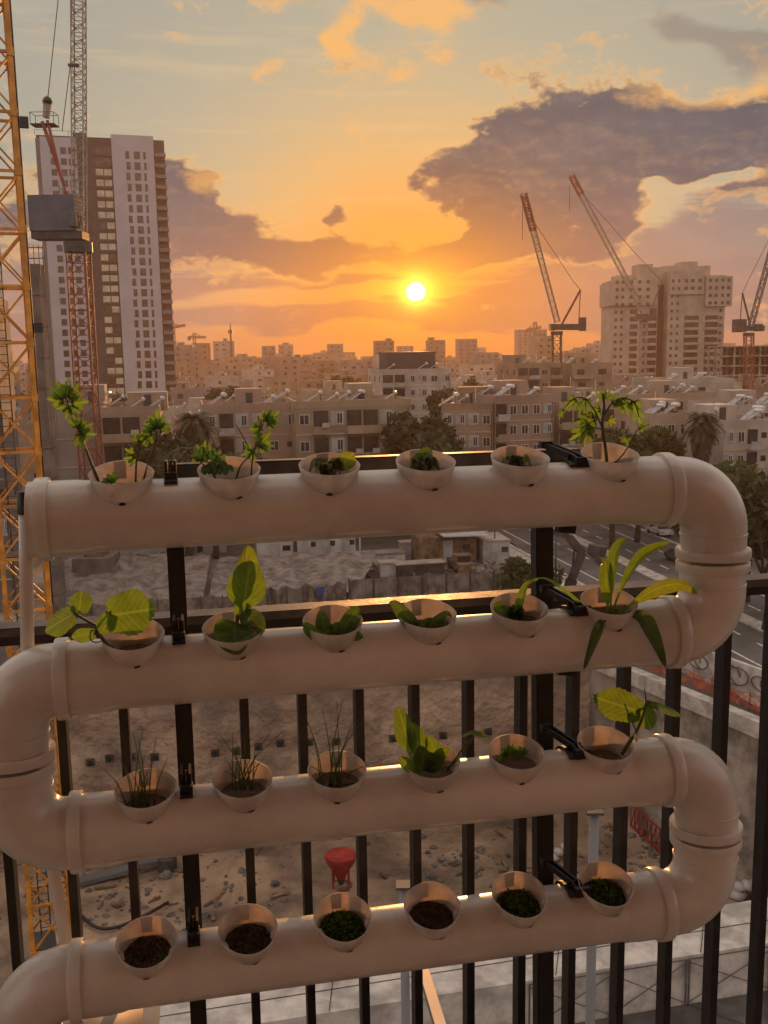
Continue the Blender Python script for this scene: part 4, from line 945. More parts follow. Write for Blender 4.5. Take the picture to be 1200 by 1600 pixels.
# hoarding, nets and barriers on the pit rim
def fence(name, label, p, q, h, n, m, mp='crane_dark', off=0.0, wav=0.0):
    t = thing(name, label, 'fence', p); d = q - p; nrm = V3((d.y, -d.x, 0)).normalized()
    for i in range(n):
        s = p + d * (i / n); e = p + d * ((i + 1) / n); b = MB(); k = 14; vs = []
        for j in range(k + 1):
            c = s.lerp(e, j / k); wv = (0 if wav else (.035 if j % 2 else -.035)) + wav * noise.noise(V3(((i * 14 + j) * .21, 2, 5)))
            vs += [c + nrm * wv + UP * (.05 + off), c + nrm * (wv * .8) + UP * (h + wav * .6 * noise.noise(V3(((i * 14 + j) * .13, 7, 1))))]
        b.add(vs, [(2 * j, 2 * j + 2, 2 * j + 3, 2 * j + 1) for j in range(k)]); keep(b.build('panel', M[m], None), t)
    for i in range(n + 1): c = p + d * (i / n); keep(MB().bar(c + nrm * .1, c + nrm * .1 + UP * (h + .15), .09).build('post', M[mp], None), t)
h0 = wh(G(548, 950).x) + E2 * .9; h1 = wh(G(862, 950).x) + E2 * .9
fence('hoarding_fence', 'pleated grey hoarding with posts along the far pit rim, right of the tarps', V3((h0.x, h0.y, 0)), V3((h1.x, h1.y, 0)), 2.5, 8, 'tarp')
h2 = wh(G(60, 990).x) + E2 * .9; h3 = wh(G(380, 965).x) + E2 * .9
fence('hoarding_fence', 'low sagging tarp fence along the far pit rim below the tarps', V3((h2.x, h2.y, 0)), V3((h3.x, h3.y, 0)), 1.7, 9, 'tarp', wav=.5)
fence('hoarding_fence', 'drooping cloth fence between the two hoardings by a blue sign', V3((h3.x, h3.y, 0)) + E1 * .3, V3((h0.x, h0.y, 0)) - E1 * .3, 2.1, 5, 'tarp', wav=.8)
o = MB().box(wh(G(503, 955).x) + E2 * .6 + UP * 1.6, .9, .05, .9, (E1, E2, UP)).build('site_sign', M['blue']); tag(o, 'small blue square sign on the cloth fence above the lettuce cup', 'sign')
# draped tarpaulins over the spoil bank behind the fence
def tarp(label, pts, z0, z1, seed, m='tarp'):
    A_, B_, C_, D_ = pts; n, k = 40, 18; vs = []
    for j in range(k + 1):
        for i in range(n + 1):
            s, t_ = i / n, j / k; q = A_.lerp(B_, s).lerp(D_.lerp(C_, s), t_)
            zz_ = z0 + (z1 - z0) * t_ ** .8 + .5 * noise.noise(V3((s * 9, t_ * 4, seed))) + .25 * noise.noise(V3((s * 26, t_ * 5, seed)))
            vs.append((q.x, q.y, max(.12, zz_)))
    o = MB().add(vs, [(j * (n + 1) + i, j * (n + 1) + i + 1, (j + 1) * (n + 1) + i + 1, (j + 1) * (n + 1) + i) for j in range(k) for i in range(n)]).build('tarpaulin', M[m], smooth=True); tag(o, label, 'tarp')
def gz(x, y): q = G(x, y); return V3((q.x, q.y, 0))
tarp('wide grey tarpaulin draped over a bank beyond the left pit rim', [gz(88, 952), gz(318, 942), gz(330, 902), gz(98, 902)], .3, 2.4, 1)
tarp('creased grey tarpaulin hanging over the bank right of the rack post', [gz(325, 940), gz(560, 936), gz(590, 890), gz(345, 898)], .5, 2.0, 2)
tarp('flat pale sheet spread behind the dark crate at the left', [gz(98, 900), gz(330, 898), gz(330, 874), gz(140, 878)], .3, .7, 3)
# right hand rim: graffiti wall, orange net
bw0 = Cc + dgl * -1; bw1 = Cc + dgl * 40; nd = V3((-dgl.y, dgl.x, 0)); nd = nd if nd.y > 0 else -nd
o = MB().box((bw0 + bw1) / 2 + nd * 2.4 + UP * 1.15, (bw1 - bw0).length, .3, 2.3, (dgl, nd, UP)).build('barrier_wall', M['concrete_light']); tag(o, 'light grey site wall with loops of wire above the orange net', 'wall')
for q, (s, rr) in enumerate(((3, .5), (6.2, .75), (9, .5), (12.5, .65), (15, .5))):
    c = Cc + dgl * s + nd * 2.15 + UP * 1.3; tag(MB().tube([c + dgl * (rr * 1.6 * math.cos(a_ * .42) + a_ * .05) + UP * (rr * math.sin(a_ * .42)) - nd * .02 * (a_ % 2) for a_ in range(26)], .035, 6).build('wire_coil', M['crane_dark'], smooth=True), f'loose loop of dark wire hanging on the pale site wall, {ORD[q + 1]} from the pit corner', 'wire', 'wire loops on the site wall')
m = bpy.data.materials.new('orange_net'); m.use_nodes = True; nt = NT(m.node_tree); bb = nt.n['Principled BSDF']; tc = nt.node('ShaderNodeTexCoord')
bb.inputs['Base Color'].default_value = (.42, .09, .04, 1); bb.inputs['Roughness'].default_value = .7
nt.put(bb.inputs['Alpha'], nt.sstep(nt.noise(tc.outputs['Object'], 1.6, 6, .7), .36, .58) * .9); M['orange_net'] = m
t = thing('safety_net', 'torn orange safety netting strung along the right pit edge', 'net', Cc)
vs = []; n = 70
for i in range(n + 1):
    c = Cc + dgl * (-1 + 40 * i / n) + nd * (.55 + .12 * math.sin(i * 1.7)); sg = .25 * noise.noise(V3((i * .35, 1, 1)))
    vs += [c + UP * .1, c + UP * (.55 + sg * .5) + nd * .1 * math.sin(i * 2.1), c + UP * (1.15 + sg)]
keep(MB().add(vs, [f for i in range(n) for f in ((3 * i, 3 * i + 3, 3 * i + 4, 3 * i + 1), (3 * i + 1, 3 * i + 4, 3 * i + 5, 3 * i + 2))]).build('netting', M['orange_net'], None), t)
for i in range(0, 24): c = Cc + dgl * (-1 + 1.7 * i) + nd * .5; keep(MB().bar(c, c + UP * 1.3, .06).build('post', M['crane_red'], None), t)

# ------------------------------------------------------------------ street on the right
def strip(name, pts_l, pts_r, z, m, kind='structure'):
    n = len(pts_l); vs = [(q.x, q.y, z) for q in pts_l + pts_r]
    o = MB().add(vs, [(i, n + i, n + i + 1, i + 1) for i in range(n - 1)]).build(name, M[m]); o['kind'] = kind; return o
rl0, rl1 = gz(770, 838), gz(1075, 1006); rr0, rr1 = gz(990, 812), gz(1330, 955)
dl = (rl1 - rl0).normalized(); dr = (rr1 - rr0).normalized(); L0 = rl0 - dl * 40; L1 = rl1 + dl * 40; R0 = rr0 - dl * 40; R1 = rr1 + dr * 40
strip('road', [L0, rl0, rl1, L1], [R0, rr0, rr1, R1], .004, 'asphalt')
def lane(s, a_, b_, w, z=.010, m='paint', dash=None):
    p = L0.lerp(R0, s); q = L1.lerp(R1, s); D_ = q - p; n = V3((D_.y, -D_.x, 0)).normalized() * w / 2
    b = MB(); segs = [(a_, b_)] if not dash else [(a_ + i * dash, a_ + i * dash + dash * .45) for i in range(int((b_ - a_) / dash))]
    for u, v in segs: b.add([(k.x, k.y, z) for k in (p + D_ * u - n, p + D_ * u + n, p + D_ * v + n, p + D_ * v - n)], [(0, 1, 2, 3)])
    return b
rm = MB()
for s, ds in ((.13, None), (.30, .035), (.62, .035), (.80, None)):
    q = lane(s, .12, .98, .22, dash=ds); rm.add(q.v, q.f)
struct(rm.build('road_marking', M['paint']))
kb = MB()
for s, wd in ((.0, .5), (.46, 1.6), (.985, .5)):
    p = L0.lerp(R0, s); q = L1.lerp(R1, s); kb.bar(p + UP * .07, q + UP * .07, wd, .14)
struct(kb.build('kerb', M['concrete_light']))
pv = MB(); sp0 = L0 + (L0 - R0).normalized() * 3.2; sp1 = L1 + (L1 - R1).normalized() * 3.2
struct(strip('pavement', [sp0, sp1], [L0 - (R0 - L0).normalized() * .3, L1 - (R1 - L1).normalized() * .3], .09, 'concrete_light'))
# site yard surface
strip('site_ground', [gz(-200, 900), gz(-60, 985)], [gz(800, 848), gz(900, 925)], .004, 'dust')

def car(label, x, y, yaw, m='car_paint', glint=False, dims=(4.3, 1.75, 1.45)):
    c = gz(x, y); L, W, H = dims; t = thing('parked_car', label, 'car', c, 'cars along the street'); t.rotation_euler.z = yaw
    prof = [(-.5, .30), (-.5, .55), (-.44, .62), (-.36, .66), (-.22, 1.0), (.12, 1.0), (.28, .68), (.46, .60), (.5, .5), (.5, .28)]
    b = MB(); vs = []
    for s in (-1, 1):
        for a_, h in prof: vs.append((a_ * L, s * W / 2 * (.86 if h > .8 else 1), h * H))
    n = len(prof); b.add(vs, [tuple(range(n)), tuple(range(n, 2 * n))[::-1]] + [(i, n + i, n + (i + 1) % n, (i + 1) % n) for i in range(n)])
    body = b.build('body', M[m], t)
    for s in (-1, 1):
        vs = [(-.32 * L, s * W * .497, .68 * H), (-.2 * L, s * W * .44, .955 * H), (.1 * L, s * W * .44, .955 * H), (.24 * L, s * W * .495, .69 * H)]
        MB().add(vs, [(0, 1, 2, 3)]).build('window', M['glass'], t)
        for a_ in (-.3, .3):
            wv = MB().tube([(a_ * L, s * W * .40, .32), (a_ * L, s * W * .51, .32)], .32, 16).build('wheel', M['tyre'], t)
        MB().box((.497 * L, s * W * .36, .52 * H), .06, .3, .14).build('headlight', M['lamp_glint' if glint else 'glass_bright'], t)
    MB().add([(.13 * L, -W * .41, .98 * H), (.13 * L, W * .41, .98 * H), (.282 * L, W * .44, .70 * H), (.282 * L, -W * .44, .70 * H)], [(0, 1, 2, 3)]).build('windscreen', M['glass'], t)
    MB().add([(-.232 * L, -W * .41, .98 * H), (-.232 * L, W * .41, .98 * H), (-.362 * L, W * .44, .70 * H), (-.362 * L, -W * .44, .70 * H)], [(0, 3, 2, 1)]).build('rear_window', M['glass'], t)
yaw = math.atan2(dl.y, dl.x)
car('dark car with headlights glinting among the trees by the right bend', 1181, 838, yaw, 'car_paint', True)
for q, (x, y, m_) in enumerate(((1030, 836, 'car_white'), (985, 815, 'car_paint'), (1062, 878, 'car_paint'))):
    car(['white car parked along the far kerb behind the top pipe bend', 'dark car parked farthest up the street above the arched leaf', 'dark car on the near lane beside the upright elbow'][q], x, y, yaw, m_)
# small truck in the yard
tc_ = gz(722, 897); t = thing('pickup_truck', 'small tan truck facing the pit beside the yard shed', 'truck', tc_); t.rotation_euler.z = RA - pi / 2
MB().box((1.2, 0, 1.0), 1.7, 1.8, 1.0).build('hood', M['timber'], t); MB().box((0, 0, 1.45), 1.5, 1.8, 1.5).build('cab', M['timber'], t); MB().box((-1.8, 0, 1.0), 2.2, 1.9, .7).build('bed', M['crane_dark'], t)
MB().box((.76, 0, 1.8), .06, 1.5, .6).build('windscreen', M['glass'], t)
for a_ in (1.3, -1.8):
    for s in (-1, 1): MB().tube([(a_, s * .75, .45), (a_, s * 1.0, .45)], .45, 16).build('wheel', M['tyre'], t)
for s in (-1, 1): MB().box((2.07, s * .65, 1.1), .06, .3, .25).build('headlight', M['glass_bright'], t)
# excavator with its bent arm
ep = gz(862, 968); t = thing('excavator', 'dark excavator with a sharply bent arm beside the street', 'excavator', ep)
k0, k1, k2, k3 = P(893, 905, ep.y - 1), P(910, 868, ep.y - 1.2), P(888, 838, ep.y - 1.5), P(862, 830, ep.y - 1.6)
ba = P(888, 930, ep.y - .6)
b = MB(); b.bar(ba, k0, .7, .8); b.bar(k0, k1 + UP * .3, .7, .75); keep(b.build('boom', M['crane_dark'], None), t)
b = MB(); b.bar(k1 + UP * .2, k2, .5, .65); b.bar(k2, k3, .45, .5); keep(b.build('stick', M['crane_dark'], None), t)
b = MB(); b.bar(P(920, 858, ep.y - 1.2), P(946, 862, ep.y - 1.2), .8, .9); b.bar(P(925, 865, ep.y - 1.2), P(938, 880, ep.y - 1.2), .7, .5); keep(b.build('bucket', M['crane_dark'], None), t)
keep(MB().tube([k0 + UP * .5, k1.lerp(k2, .5) + UP * .6], .09, 8).build('hydraulic_ram', M['chrome'], None), t)
keep(MB().box(ep + UP * 1.6 + V3((1.6, 0, 0)), 3.2, 2.6, 1.6).build('machine_house', M['yellow'], None), t); keep(MB().box(ep + UP * 1.9 + V3((.2, -1, 0)), 1.2, 1.1, 1.8).build('cab', M['glass'], None), t)
for s in (-1, 1): keep(MB().box(ep + UP * .45 + V3((1.3, s * 1.1, 0)), 4.0, .6, .85).build('track', M['tyre'], None), t)
# yard: cabins, sheds, crates
def cabin(label, x0_, x1_, yb, hgt, dep, m='cabin', doors=1, name='site_cabin', cat='cabin', roof=True):
    p0, p1 = gz(x0_, yb), gz(x1_, yb); D_ = E1 * ((p1 - p0).dot(E1)); p1 = p0 + D_; w = D_.length; t = thing(name, label, cat, p0)
    c = (p0 + p1) / 2 + E2 * dep / 2; keep(MB().box(c + UP * hgt / 2, w, dep, hgt, (E1, E2, UP)).build('wall', M[m], None), t)
    if roof: keep(MB().box(c + UP * (hgt + .06), w + .2, dep + .2, .12, (E1, E2, UP)).build('roof', M['roof'], None), t)
    for i in range(doors):
        u = w * (i + .5) / doors; keep(MB().box(p0 + E1 * u - E2 * .02 + UP * hgt * .47, min(1.1, w / doors * .4), .06, hgt * .8, (E1, E2, UP)).build('door', M['shutter'], None), t)
        keep(MB().box(p0 + E1 * (u + w / doors * .32) - E2 * .02 + UP * hgt * .62, min(.9, w / doors * .25), .06, .6, (E1, E2, UP)).build('window', M['glass'], None), t)
cabin('white site cabin with an air vent at the middle of the yard', 402, 460, 880, 2.6, 3, doors=1)
cabin('long white partitioned site cabin behind the cabin row', 465, 560, 876, 3.0, 3, doors=3)
cabin('pale low site cabin beside the left rack post', 265, 355, 868, 2.2, 3, doors=2)
cabin('broad white cabin under the left end of the top pipe', 180, 262, 872, 2.4, 3, doors=2)
cabin('stained brown shed with light sloping roof in the yard', 655, 752, 885, 3.2, 4, 'timber', 1, 'yard_shed', 'shed', False)
p0, p1 = gz(690, 885), gz(762, 883); b = MB(); b.bar((p0 + p1) / 2 - E1 * 2.6 + UP * 3.55 + E2 * 1.5, (p0 + p1) / 2 + E1 * 2.8 + UP * 3.4 + E2 * 1.5, 4.2, .12); tag(b.build('shed_roof_sheet', M['cabin']), 'bright corrugated roof sheet lying on the brown yard shed', 'roof sheet')
cabin('grey corrugated container at the street end of the yard', 755, 800, 882, 2.6, 5, 'shutter', 1, 'shipping_container', 'container')
def crate(label, x, y, w, d, h, m, name='crate', cat='crate'):
    c = gz(x, y); t = thing(name, label, cat, c); keep(MB().box(c + UP * h / 2, w, d, h, (E1, E2, UP)).build('box_body', M[m], None), t); keep(MB().box(c + UP * (h + .07), w + .25, d + .25, .13, (E1, E2, UP)).build('lid', M['roof'], None), t)
crate('dark brown crate with pale lid left of the rack post', 196, 902, 1.9, 1.5, 1.5, 'timber')
crate('small brown crate behind the bright sheet near the rack post', 252, 885, 2.2, 1.3, 1.2, 'timber')
crate('dark skip with a white end panel before the hoarding', 655, 899, 5.2, 1.6, 1.4, 'crane_dark', 'skip', 'skip'); crate('white end box joined to the dark skip by the hoarding', 606, 900, 1.9, 1.5, 1.5, 'cabin')
crate('long low white bench of panels behind the left rack post', 282, 893, 5.4, 1.0, .8, 'cabin', 'panel_stack', 'panels'); crate('stack of pale slabs behind the dark skip', 600, 880, 4.6, 1.8, 1.2, 'concrete_light', 'slab_stack', 'slabs')
crate('brown timber stack beneath the long cabin', 548, 880, 2.6, 1.2, 1.1, 'timber', 'timber_stack', 'timber'); crate('grey generator box beside the yard shed', 640, 872, 2.2, 1.6, 1.9, 'shutter', 'generator', 'generator')
r = random.Random(12); b = MB()
for q in range(160):
    x = r.uniform(560, 790); y = r.uniform(884, 906); c = gz(x, y); a_ = r.uniform(0, pi); l = r.uniform(.2, 1.1); b.bar(c + UP * r.uniform(.05, .4), c + V3((math.cos(a_) * l, math.sin(a_) * l, r.uniform(.05, .6))), r.uniform(.06, .3), r.uniform(.04, .2))
o = b.build('site_debris', M['rubble']); o['kind'] = 'stuff'
# lamp and poles in the yard
for q, (x, yb, yt, lb) in enumerate(((563, 884, 833, 'thin pale pole in the yard behind the long cabin'), (773, 878, 828, 'thin dark pole between the shed and the street'), (868, 930, 832, 'grey lamp pole beside the excavator arm'))):
    c = gz(x, yb); zt_ = P(x, yt, c.y).z; t = thing('pole', lb, 'pole', c); keep(MB().tube([c, V3((c.x, c.y, zt_))], [.1, .07], 8).build('shaft', M['crane_dark' if q else 'cabin'], None, smooth=True), t); keep(MB().box(V3((c.x + .2, c.y, zt_)), .5, .2, .12).build('head', M['crane_dark'], None), t)
# ------------------------------------------------------------------ city: shared part meshes
def window_meshes(w, h):
    fr = MB(); t = .09
    for s in (-1, 1): fr.box((s * (w / 2 - t / 2), -.03, 0), t, .1, h); fr.box((0, -.03, s * (h / 2 - t / 2)), w - 2 * t, .1, t)
    fr.box((0, -.03, 0), .06, .08, h - 2 * t)
    g = MB().box((0, .01, 0), w - .02, .04, h - .02)
    return g.mesh('window', M['glass']), fr.mesh('window_frame', M['frame_white'])
WM = {}
def place(name, me, base, ax, parent):
    X, Y, Z = ax; m = Matrix((X, Y, Z)).transposed().to_4x4(); m.translation = base; o = link(name, me); o.matrix_world = m; return keep(o, parent)
def add_window(root, base, ax, w, h, frame=True, kind='window'):
    k = (round(w, 2), round(h, 2))
    if k not in WM: WM[k] = window_meshes(*k)
    o = place('window', WM[k][0], base, ax, root)
    if frame:
        f = link('window_frame', WM[k][1]); f.parent = o
    return o
UNITB = MB().box((0, 0, .5), 1, 1, 1)
_heat = {}
def heater_mesh():
    p = MB(); p.bar((-1.0, 0, .25), (.75, 0, 1.35), 1.0, .09, up=UP); r_ = MB()
    for s in (-1, 1): r_.bar((-1.0, s * .52, .27), (.77, s * .52, 1.38), .06, .12)
    r_.bar((-1.02, -.52, .25), (-1.02, .52, .25), .06, .12)
    tk_ = MB().tube([(1.05, -.75, 1.55), (1.05, -.72, 1.55), (1.05, .72, 1.55), (1.05, .75, 1.55)], [.14, .22, .22, .14], 12)
    st = MB()
    for s in (-1, 1): st.bar((1.05, s * .6, 0), (1.05, s * .6, 1.3), .06); st.bar((-.95, s * .45, 0), (-.95, s * .45, .3), .06); st.bar((-.9, s * .48, .05), (1.05, s * .6, .05), .05)
    return p.mesh('collector_panel', M['panel']), r_.mesh('panel_rim', M['panel_rim']), tk_.mesh('tank', M['tank'], angle=40), st.mesh('stand', M['crane_dark'])
HP, HR, HT, HS = heater_mesh()
_b = MB(); _off = 0
def joined(ms, name):
    bm = bmesh.new(); mats = []
    for me in ms:
        n0 = len(bm.faces); bm.from_mesh(me); bm.faces.ensure_lookup_table()
        for f in list(bm.faces)[n0:]: f.material_index = len(mats)
        mats.append(me.materials[0])
    me = bpy.data.meshes.new(name); bm.to_mesh(me); bm.free()
    for m_ in mats: me.materials.append(m_)
    return me
HJ = joined((HP, HR, HT, HS), 'solar_heater')
NH = [0]
def heater(pos, label, yaw=None, near=False, s=1.0):
    yaw = RA + random.uniform(-.35, .35) if yaw is None else yaw; NH[0] += 1
    if near:
        t = thing('solar_heater', label, 'water heater', pos, 'solar water heaters on the roofs'); t.rotation_euler.z = yaw; t.scale = (s, s, s)
        o = link('collector_panel', HP, t); c = link('panel_rim', HR, o); link('tank', HT, t); link('stand', HS, t)
    else:
        t = link('solar_heater', HJ); t.location = pos; t.rotation_euler.z = yaw; t.scale = (s, s, s); tag(t, label, 'water heater', 'solar water heaters on the roofs')
    return t
def obox(c, ax, w, d, h): return MB().box(c + ax[2] * (h / 2), w, d, h, ax)

def house(name, label, short, c, yaw, w, d, h, mat_, floors, style='plain', near=False, heaters=3, cat='building', seed=0, win=None, roofhut=True, pent=0):
    """an apartment block: c = middle of its front foot, front faces -Y of its own frame"""
    r = random.Random(seed); X = V3((math.cos(yaw), math.sin(yaw), 0)); Y = V3((-math.sin(yaw), math.cos(yaw), 0)); ax = (X, Y, UP); c = V3((c.x, c.y, 0)); m = FAC[mat_]
    t = thing(name, label, cat, c, 'flat roofed apartment blocks of the city'); fh = h / floors; mid = c + Y * (d / 2)
    keep(obox(mid, ax, w, d, h).build('wall', m, None), t)
    # roof sheet, parapet
    keep(MB().box(mid + UP * (h + .03), w - .5, d - .5, .06, ax).build('roof', M['roof'], None), t)
    b = MB()
    for s in (-1, 1): b.box(mid + X * (s * (w / 2 - .12)) + UP * (h + .4), .24, d + .04, .85, ax); b.box(mid + Y * (s * (d / 2 - .12)) + UP * (h + .4), w - .5, .24, .85, ax)
    keep(b.build('parapet', m, None), t)
    if roofhut:
        hw = r.uniform(3, 5); hx = r.uniform(-.3, .3) * w; hut = keep(obox(mid + X * hx + Y * (d * .1) + UP * h, ax, hw, min(4.5, d * .5), r.uniform(2.2, 3.0)).build('stair_head', m, None), t)
        o = keep(MB().box(mid + X * hx + Y * (d * .1 - min(4.5, d * .5) / 2 - .02) + UP * (h + 1.05), .9, .06, 1.9, ax).build('door', M['tower_brown'], None), t)
    if pent: keep(obox(mid + Y * 1.5 + UP * h, ax, w * .7, d * .6, pent).build('penthouse', M['tower_brown'], None), t)
    front = c - Y * .0
    if style == 'far':
        b = MB()
        n = max(2, int(w / 4.2))
        for f in range(floors):
            for i in range(n):
                if r.random() < .12: continue
                ww = r.uniform(1.1, 2.2); b.box(front - Y * .03 + X * (w * ((i + .5) / n - .5) + r.uniform(-.4, .4)) + UP * (fh * (f + .55)), ww, .06, r.uniform(1.0, 1.5), ax)
        keep(b.build('window', M['glass'], None), t)['kind'] = 'stuff'
        if r.random() < .6:
            i = r.randrange(n); b = MB()
            for f in range(1, floors): b.box(front - Y * .5 + X * (w * ((i + .5) / n - .5)) + UP * (fh * f + .45), w / n * .95, 1.0, .95, ax)
            keep(b.build('balcony', m, None), t)['kind'] = 'stuff'
    else:
        bays = win or max(3, int(w / 3.4)); bw = w / bays; kinds = [r.choice('wwbbsc') for _ in range(bays)]
        if style == 'plain': kinds = [r.choice('wwsn') for _ in range(bays)]
        if style == 'balcony': kinds = [('b', 'b', 'w')[i % 3] for i in range(bays)]
        for f in range(1 if floors > 3 else 0, floors):
            z = fh * f
            for i, k in enumerate(kinds):
                if k == 's' and r.random() < .4: k = 'c'
                x = w * ((i + .5) / bays - .5); base = front + X * x + UP * z
                if k == 'w': add_window(t, base + UP * fh * .55 - Y * .03, ax, min(1.7, bw * .6), 1.35)
                elif k == 's': add_window(t, base + UP * fh * .6 - Y * .03, ax, .7, .7, False)
                elif k == 'n': pass
                elif k == 'c':          # shuttered loggia
                    o = keep(MB().box(base + UP * fh * .58 - Y * .03, bw * .82, .06, fh * .55, ax).build('shutter', M['shutter'], None), t)
                    add_window(t, base + X * bw * .12 + UP * fh * .58 - Y * .075, ax, min(1.2, bw * .38), fh * .42)
                elif k == 'b':          # deep balcony: dark opening, slab, balustrade
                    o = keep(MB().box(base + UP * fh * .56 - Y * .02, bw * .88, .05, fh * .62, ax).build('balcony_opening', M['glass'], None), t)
                    b = MB().box(base - Y * .55 + UP * .08, bw * .98, 1.1, .16, ax); kb_ = keep(b.build('balcony', m, None), t)
                    b = MB().box(base - Y * 1.05 + UP * .6, bw * .98, .1, .9, ax); o = b.build('balustrade', m if r.random() < .7 else M['shutter']); keep(o, kb_) if False else None
                    o.parent = kb_; o.matrix_parent_inverse = (kb_.parent.matrix_basis @ kb_.matrix_parent_inverse).inverted() if False else Matrix.Identity(4)
                    if r.random() < .3: keep(MB().box(base + X * bw * .2 - Y * 1.3 + UP * fh * .35, .9, .4, .6, ax).build('air_conditioner', M['cabin'], None), t)
            b = MB()
        # floor bands and drain pipe
        b = MB()
        for f in range(1, floors): b.box(front - Y * .02 + UP * (fh * f), w + .06, .08, .16, ax)
        keep(b.build('floor_band', M['beige'], None), t)
        keep(MB().bar(front - Y * .12 + X * (w * .47) + UP * .2, front - Y * .12 + X * (w * .47) + UP * (h - .2), .12).build('drain_pipe', M['concrete_dark'], None), t)
        # windows of the right / left flanks
        for s in (-1, 1):
            axs = (Y * s, X * -s, UP); nb = max(1, int(d / 5))
            for f in range(1, floors):
                for i in range(nb):
                    if r.random() < .35: continue
                    add_window(t, mid + X * (s * (w / 2 + .03)) + Y * (d * ((i + .5) / nb - .5)) + UP * (fh * (f + .55)), axs, 1.1, 1.2, False)
    # rooftop: solar heaters each a thing, small clutter as part
    b = MB()
    for q in range(int(w * d / 55) + 1):
        px_, py_ = r.uniform(-.44, .44) * w, r.uniform(-.42, .42) * d; b.box(mid + X * px_ + Y * py_ + UP * (h + .35), r.uniform(.4, 1.6), r.uniform(.4, 1.3), r.uniform(.4, .9), ax)
    for q in range(2 if near else 1):
        px_, py_ = r.uniform(-.44, .44) * w, r.uniform(-.3, .42) * d; b.bar(mid + X * px_ + Y * py_ + UP * h, mid + X * px_ + Y * py_ + UP * (h + r.uniform(2, 4.5)), .08)
    k = keep(b.build('roof_clutter', M['tank'] if r.random() < .5 else M['concrete_light'], None), t); k['kind'] = 'stuff'
    for q in range(heaters):
        px_ = w * ((q + .5) / max(1, heaters) - .5) * .86 + r.uniform(-.6, .6); py_ = r.uniform(-.42, .25) * d
        heater(mid + X * px_ + Y * py_ + UP * (h + .06), f'{ORD[q + 1]} roof heater on {short}', near=near, yaw=yaw + r.uniform(-.2, .2), s=r.uniform(.9, 1.25))
    return t
def roofz(x, y, D): return P(x, y, D).z
def hpx(label, short, xl, xr, yroof, D, d, mat_, floors, style, near=True, heaters=3, yaw=None, seed=0, **kw):
    a_, b_ = P(xl, yroof, D), P(xr, yroof, D); yw = RA if yaw is None else yaw
    w = (b_.x - a_.x) / max(.3, math.cos(yw)); c = (a_ + b_) / 2; c = V3((c.x, D, 0)); h = roofz((xl + xr) / 2, yroof, D)
    return house('apartment_building', label, short, c, yw, abs(w), d, h, mat_, floors, style, near, heaters, seed=seed, **kw)

# the row across the street
hpx('plain grey apartment block with a few small windows, behind the celery', 'plain grey block', 78, 160, 641, 122, 14, 'grey', 5, 'plain', heaters=3, seed=1)
hpx('grey apartment block with stacked deep balconies beside the red crane mast', 'deep balconied block', 160, 248, 646, 121, 14, 'sand', 5, 'balcony', heaters=4, seed=2, win=3)
hpx('pinkish apartment block with shuttered loggias left of the long block', 'pinkish loggia block', 318, 462, 640, 131, 13, 'pinkish', 5, 'mixed', heaters=5, seed=3, win=6)
hpx('long sandy apartment block facing the site with a blank right end', 'long sandy block', 463, 643, 635, 128, 12, 'sand', 5, 'mixed', heaters=6, seed=14, win=7)
hpx('tan apartment block with bays, right of the gap beneath the sun', 'tan bay block', 690, 770, 640, 140, 16, 'tan', 5, 'mixed', heaters=4, seed=5, yaw=RA - .25, win=4)
hpx('tall pinkish apartment block with paired windows left of the tomato plant', 'pinkish paired window block', 772, 868, 626, 141, 16, 'pinkish', 6, 'mixed', heaters=6, seed=6, yaw=RA + .12, win=5)
hpx('cream apartment block with wide balconies behind the tomato plant', 'cream balcony block', 872, 985, 636, 146, 14, 'cream', 5, 'balcony', heaters=3, seed=7, win=5)
hpx('small cream house with a row of roof panels left of the palm', 'small cream house', 1018, 1080, 655, 131, 12, 'cream', 5, 'mixed', heaters=4, seed=8, win=3)
hpx('grey white apartment block at the right edge beside the palm', 'grey white edge block', 1128, 1225, 666, 122, 14, 'white', 5, 'mixed', heaters=3, seed=9, win=5)
hpx('low white roof house with a blank bluish wall at the right edge', 'blank white house', 1142, 1260, 640, 150, 14, 'white', 6, 'plain', heaters=4, seed=10)
hpx('wide white block with two large roof heaters before the twin tower', 'wide white block', 1038, 1150, 598, 205, 16, 'white', 5, 'far', heaters=3, seed=11)
hpx('long low cream block with many roof heaters behind the palm', 'long cream block', 985, 1125, 622, 172, 14, 'cream', 5, 'far', heaters=6, seed=12)
hpx('dark roofed modern block with a brown top storey left of the sun axis', 'brown topped block', 597, 706, 582, 226, 18, 'white', 6, 'mixed', heaters=4, seed=13, win=6, roofhut=False, pent=4.6)
hpx('unfinished tan block under the slim crane with dark window bands', 'unfinished tan block', 808, 878, 572, 250, 16, 'tan', 6, 'balcony', heaters=2, seed=15, win=4)
hpx('pale block with red roofline left of the twin tower', 'red roofline block', 893, 958, 572, 260, 14, 'sand', 6, 'far', heaters=3, seed=16)

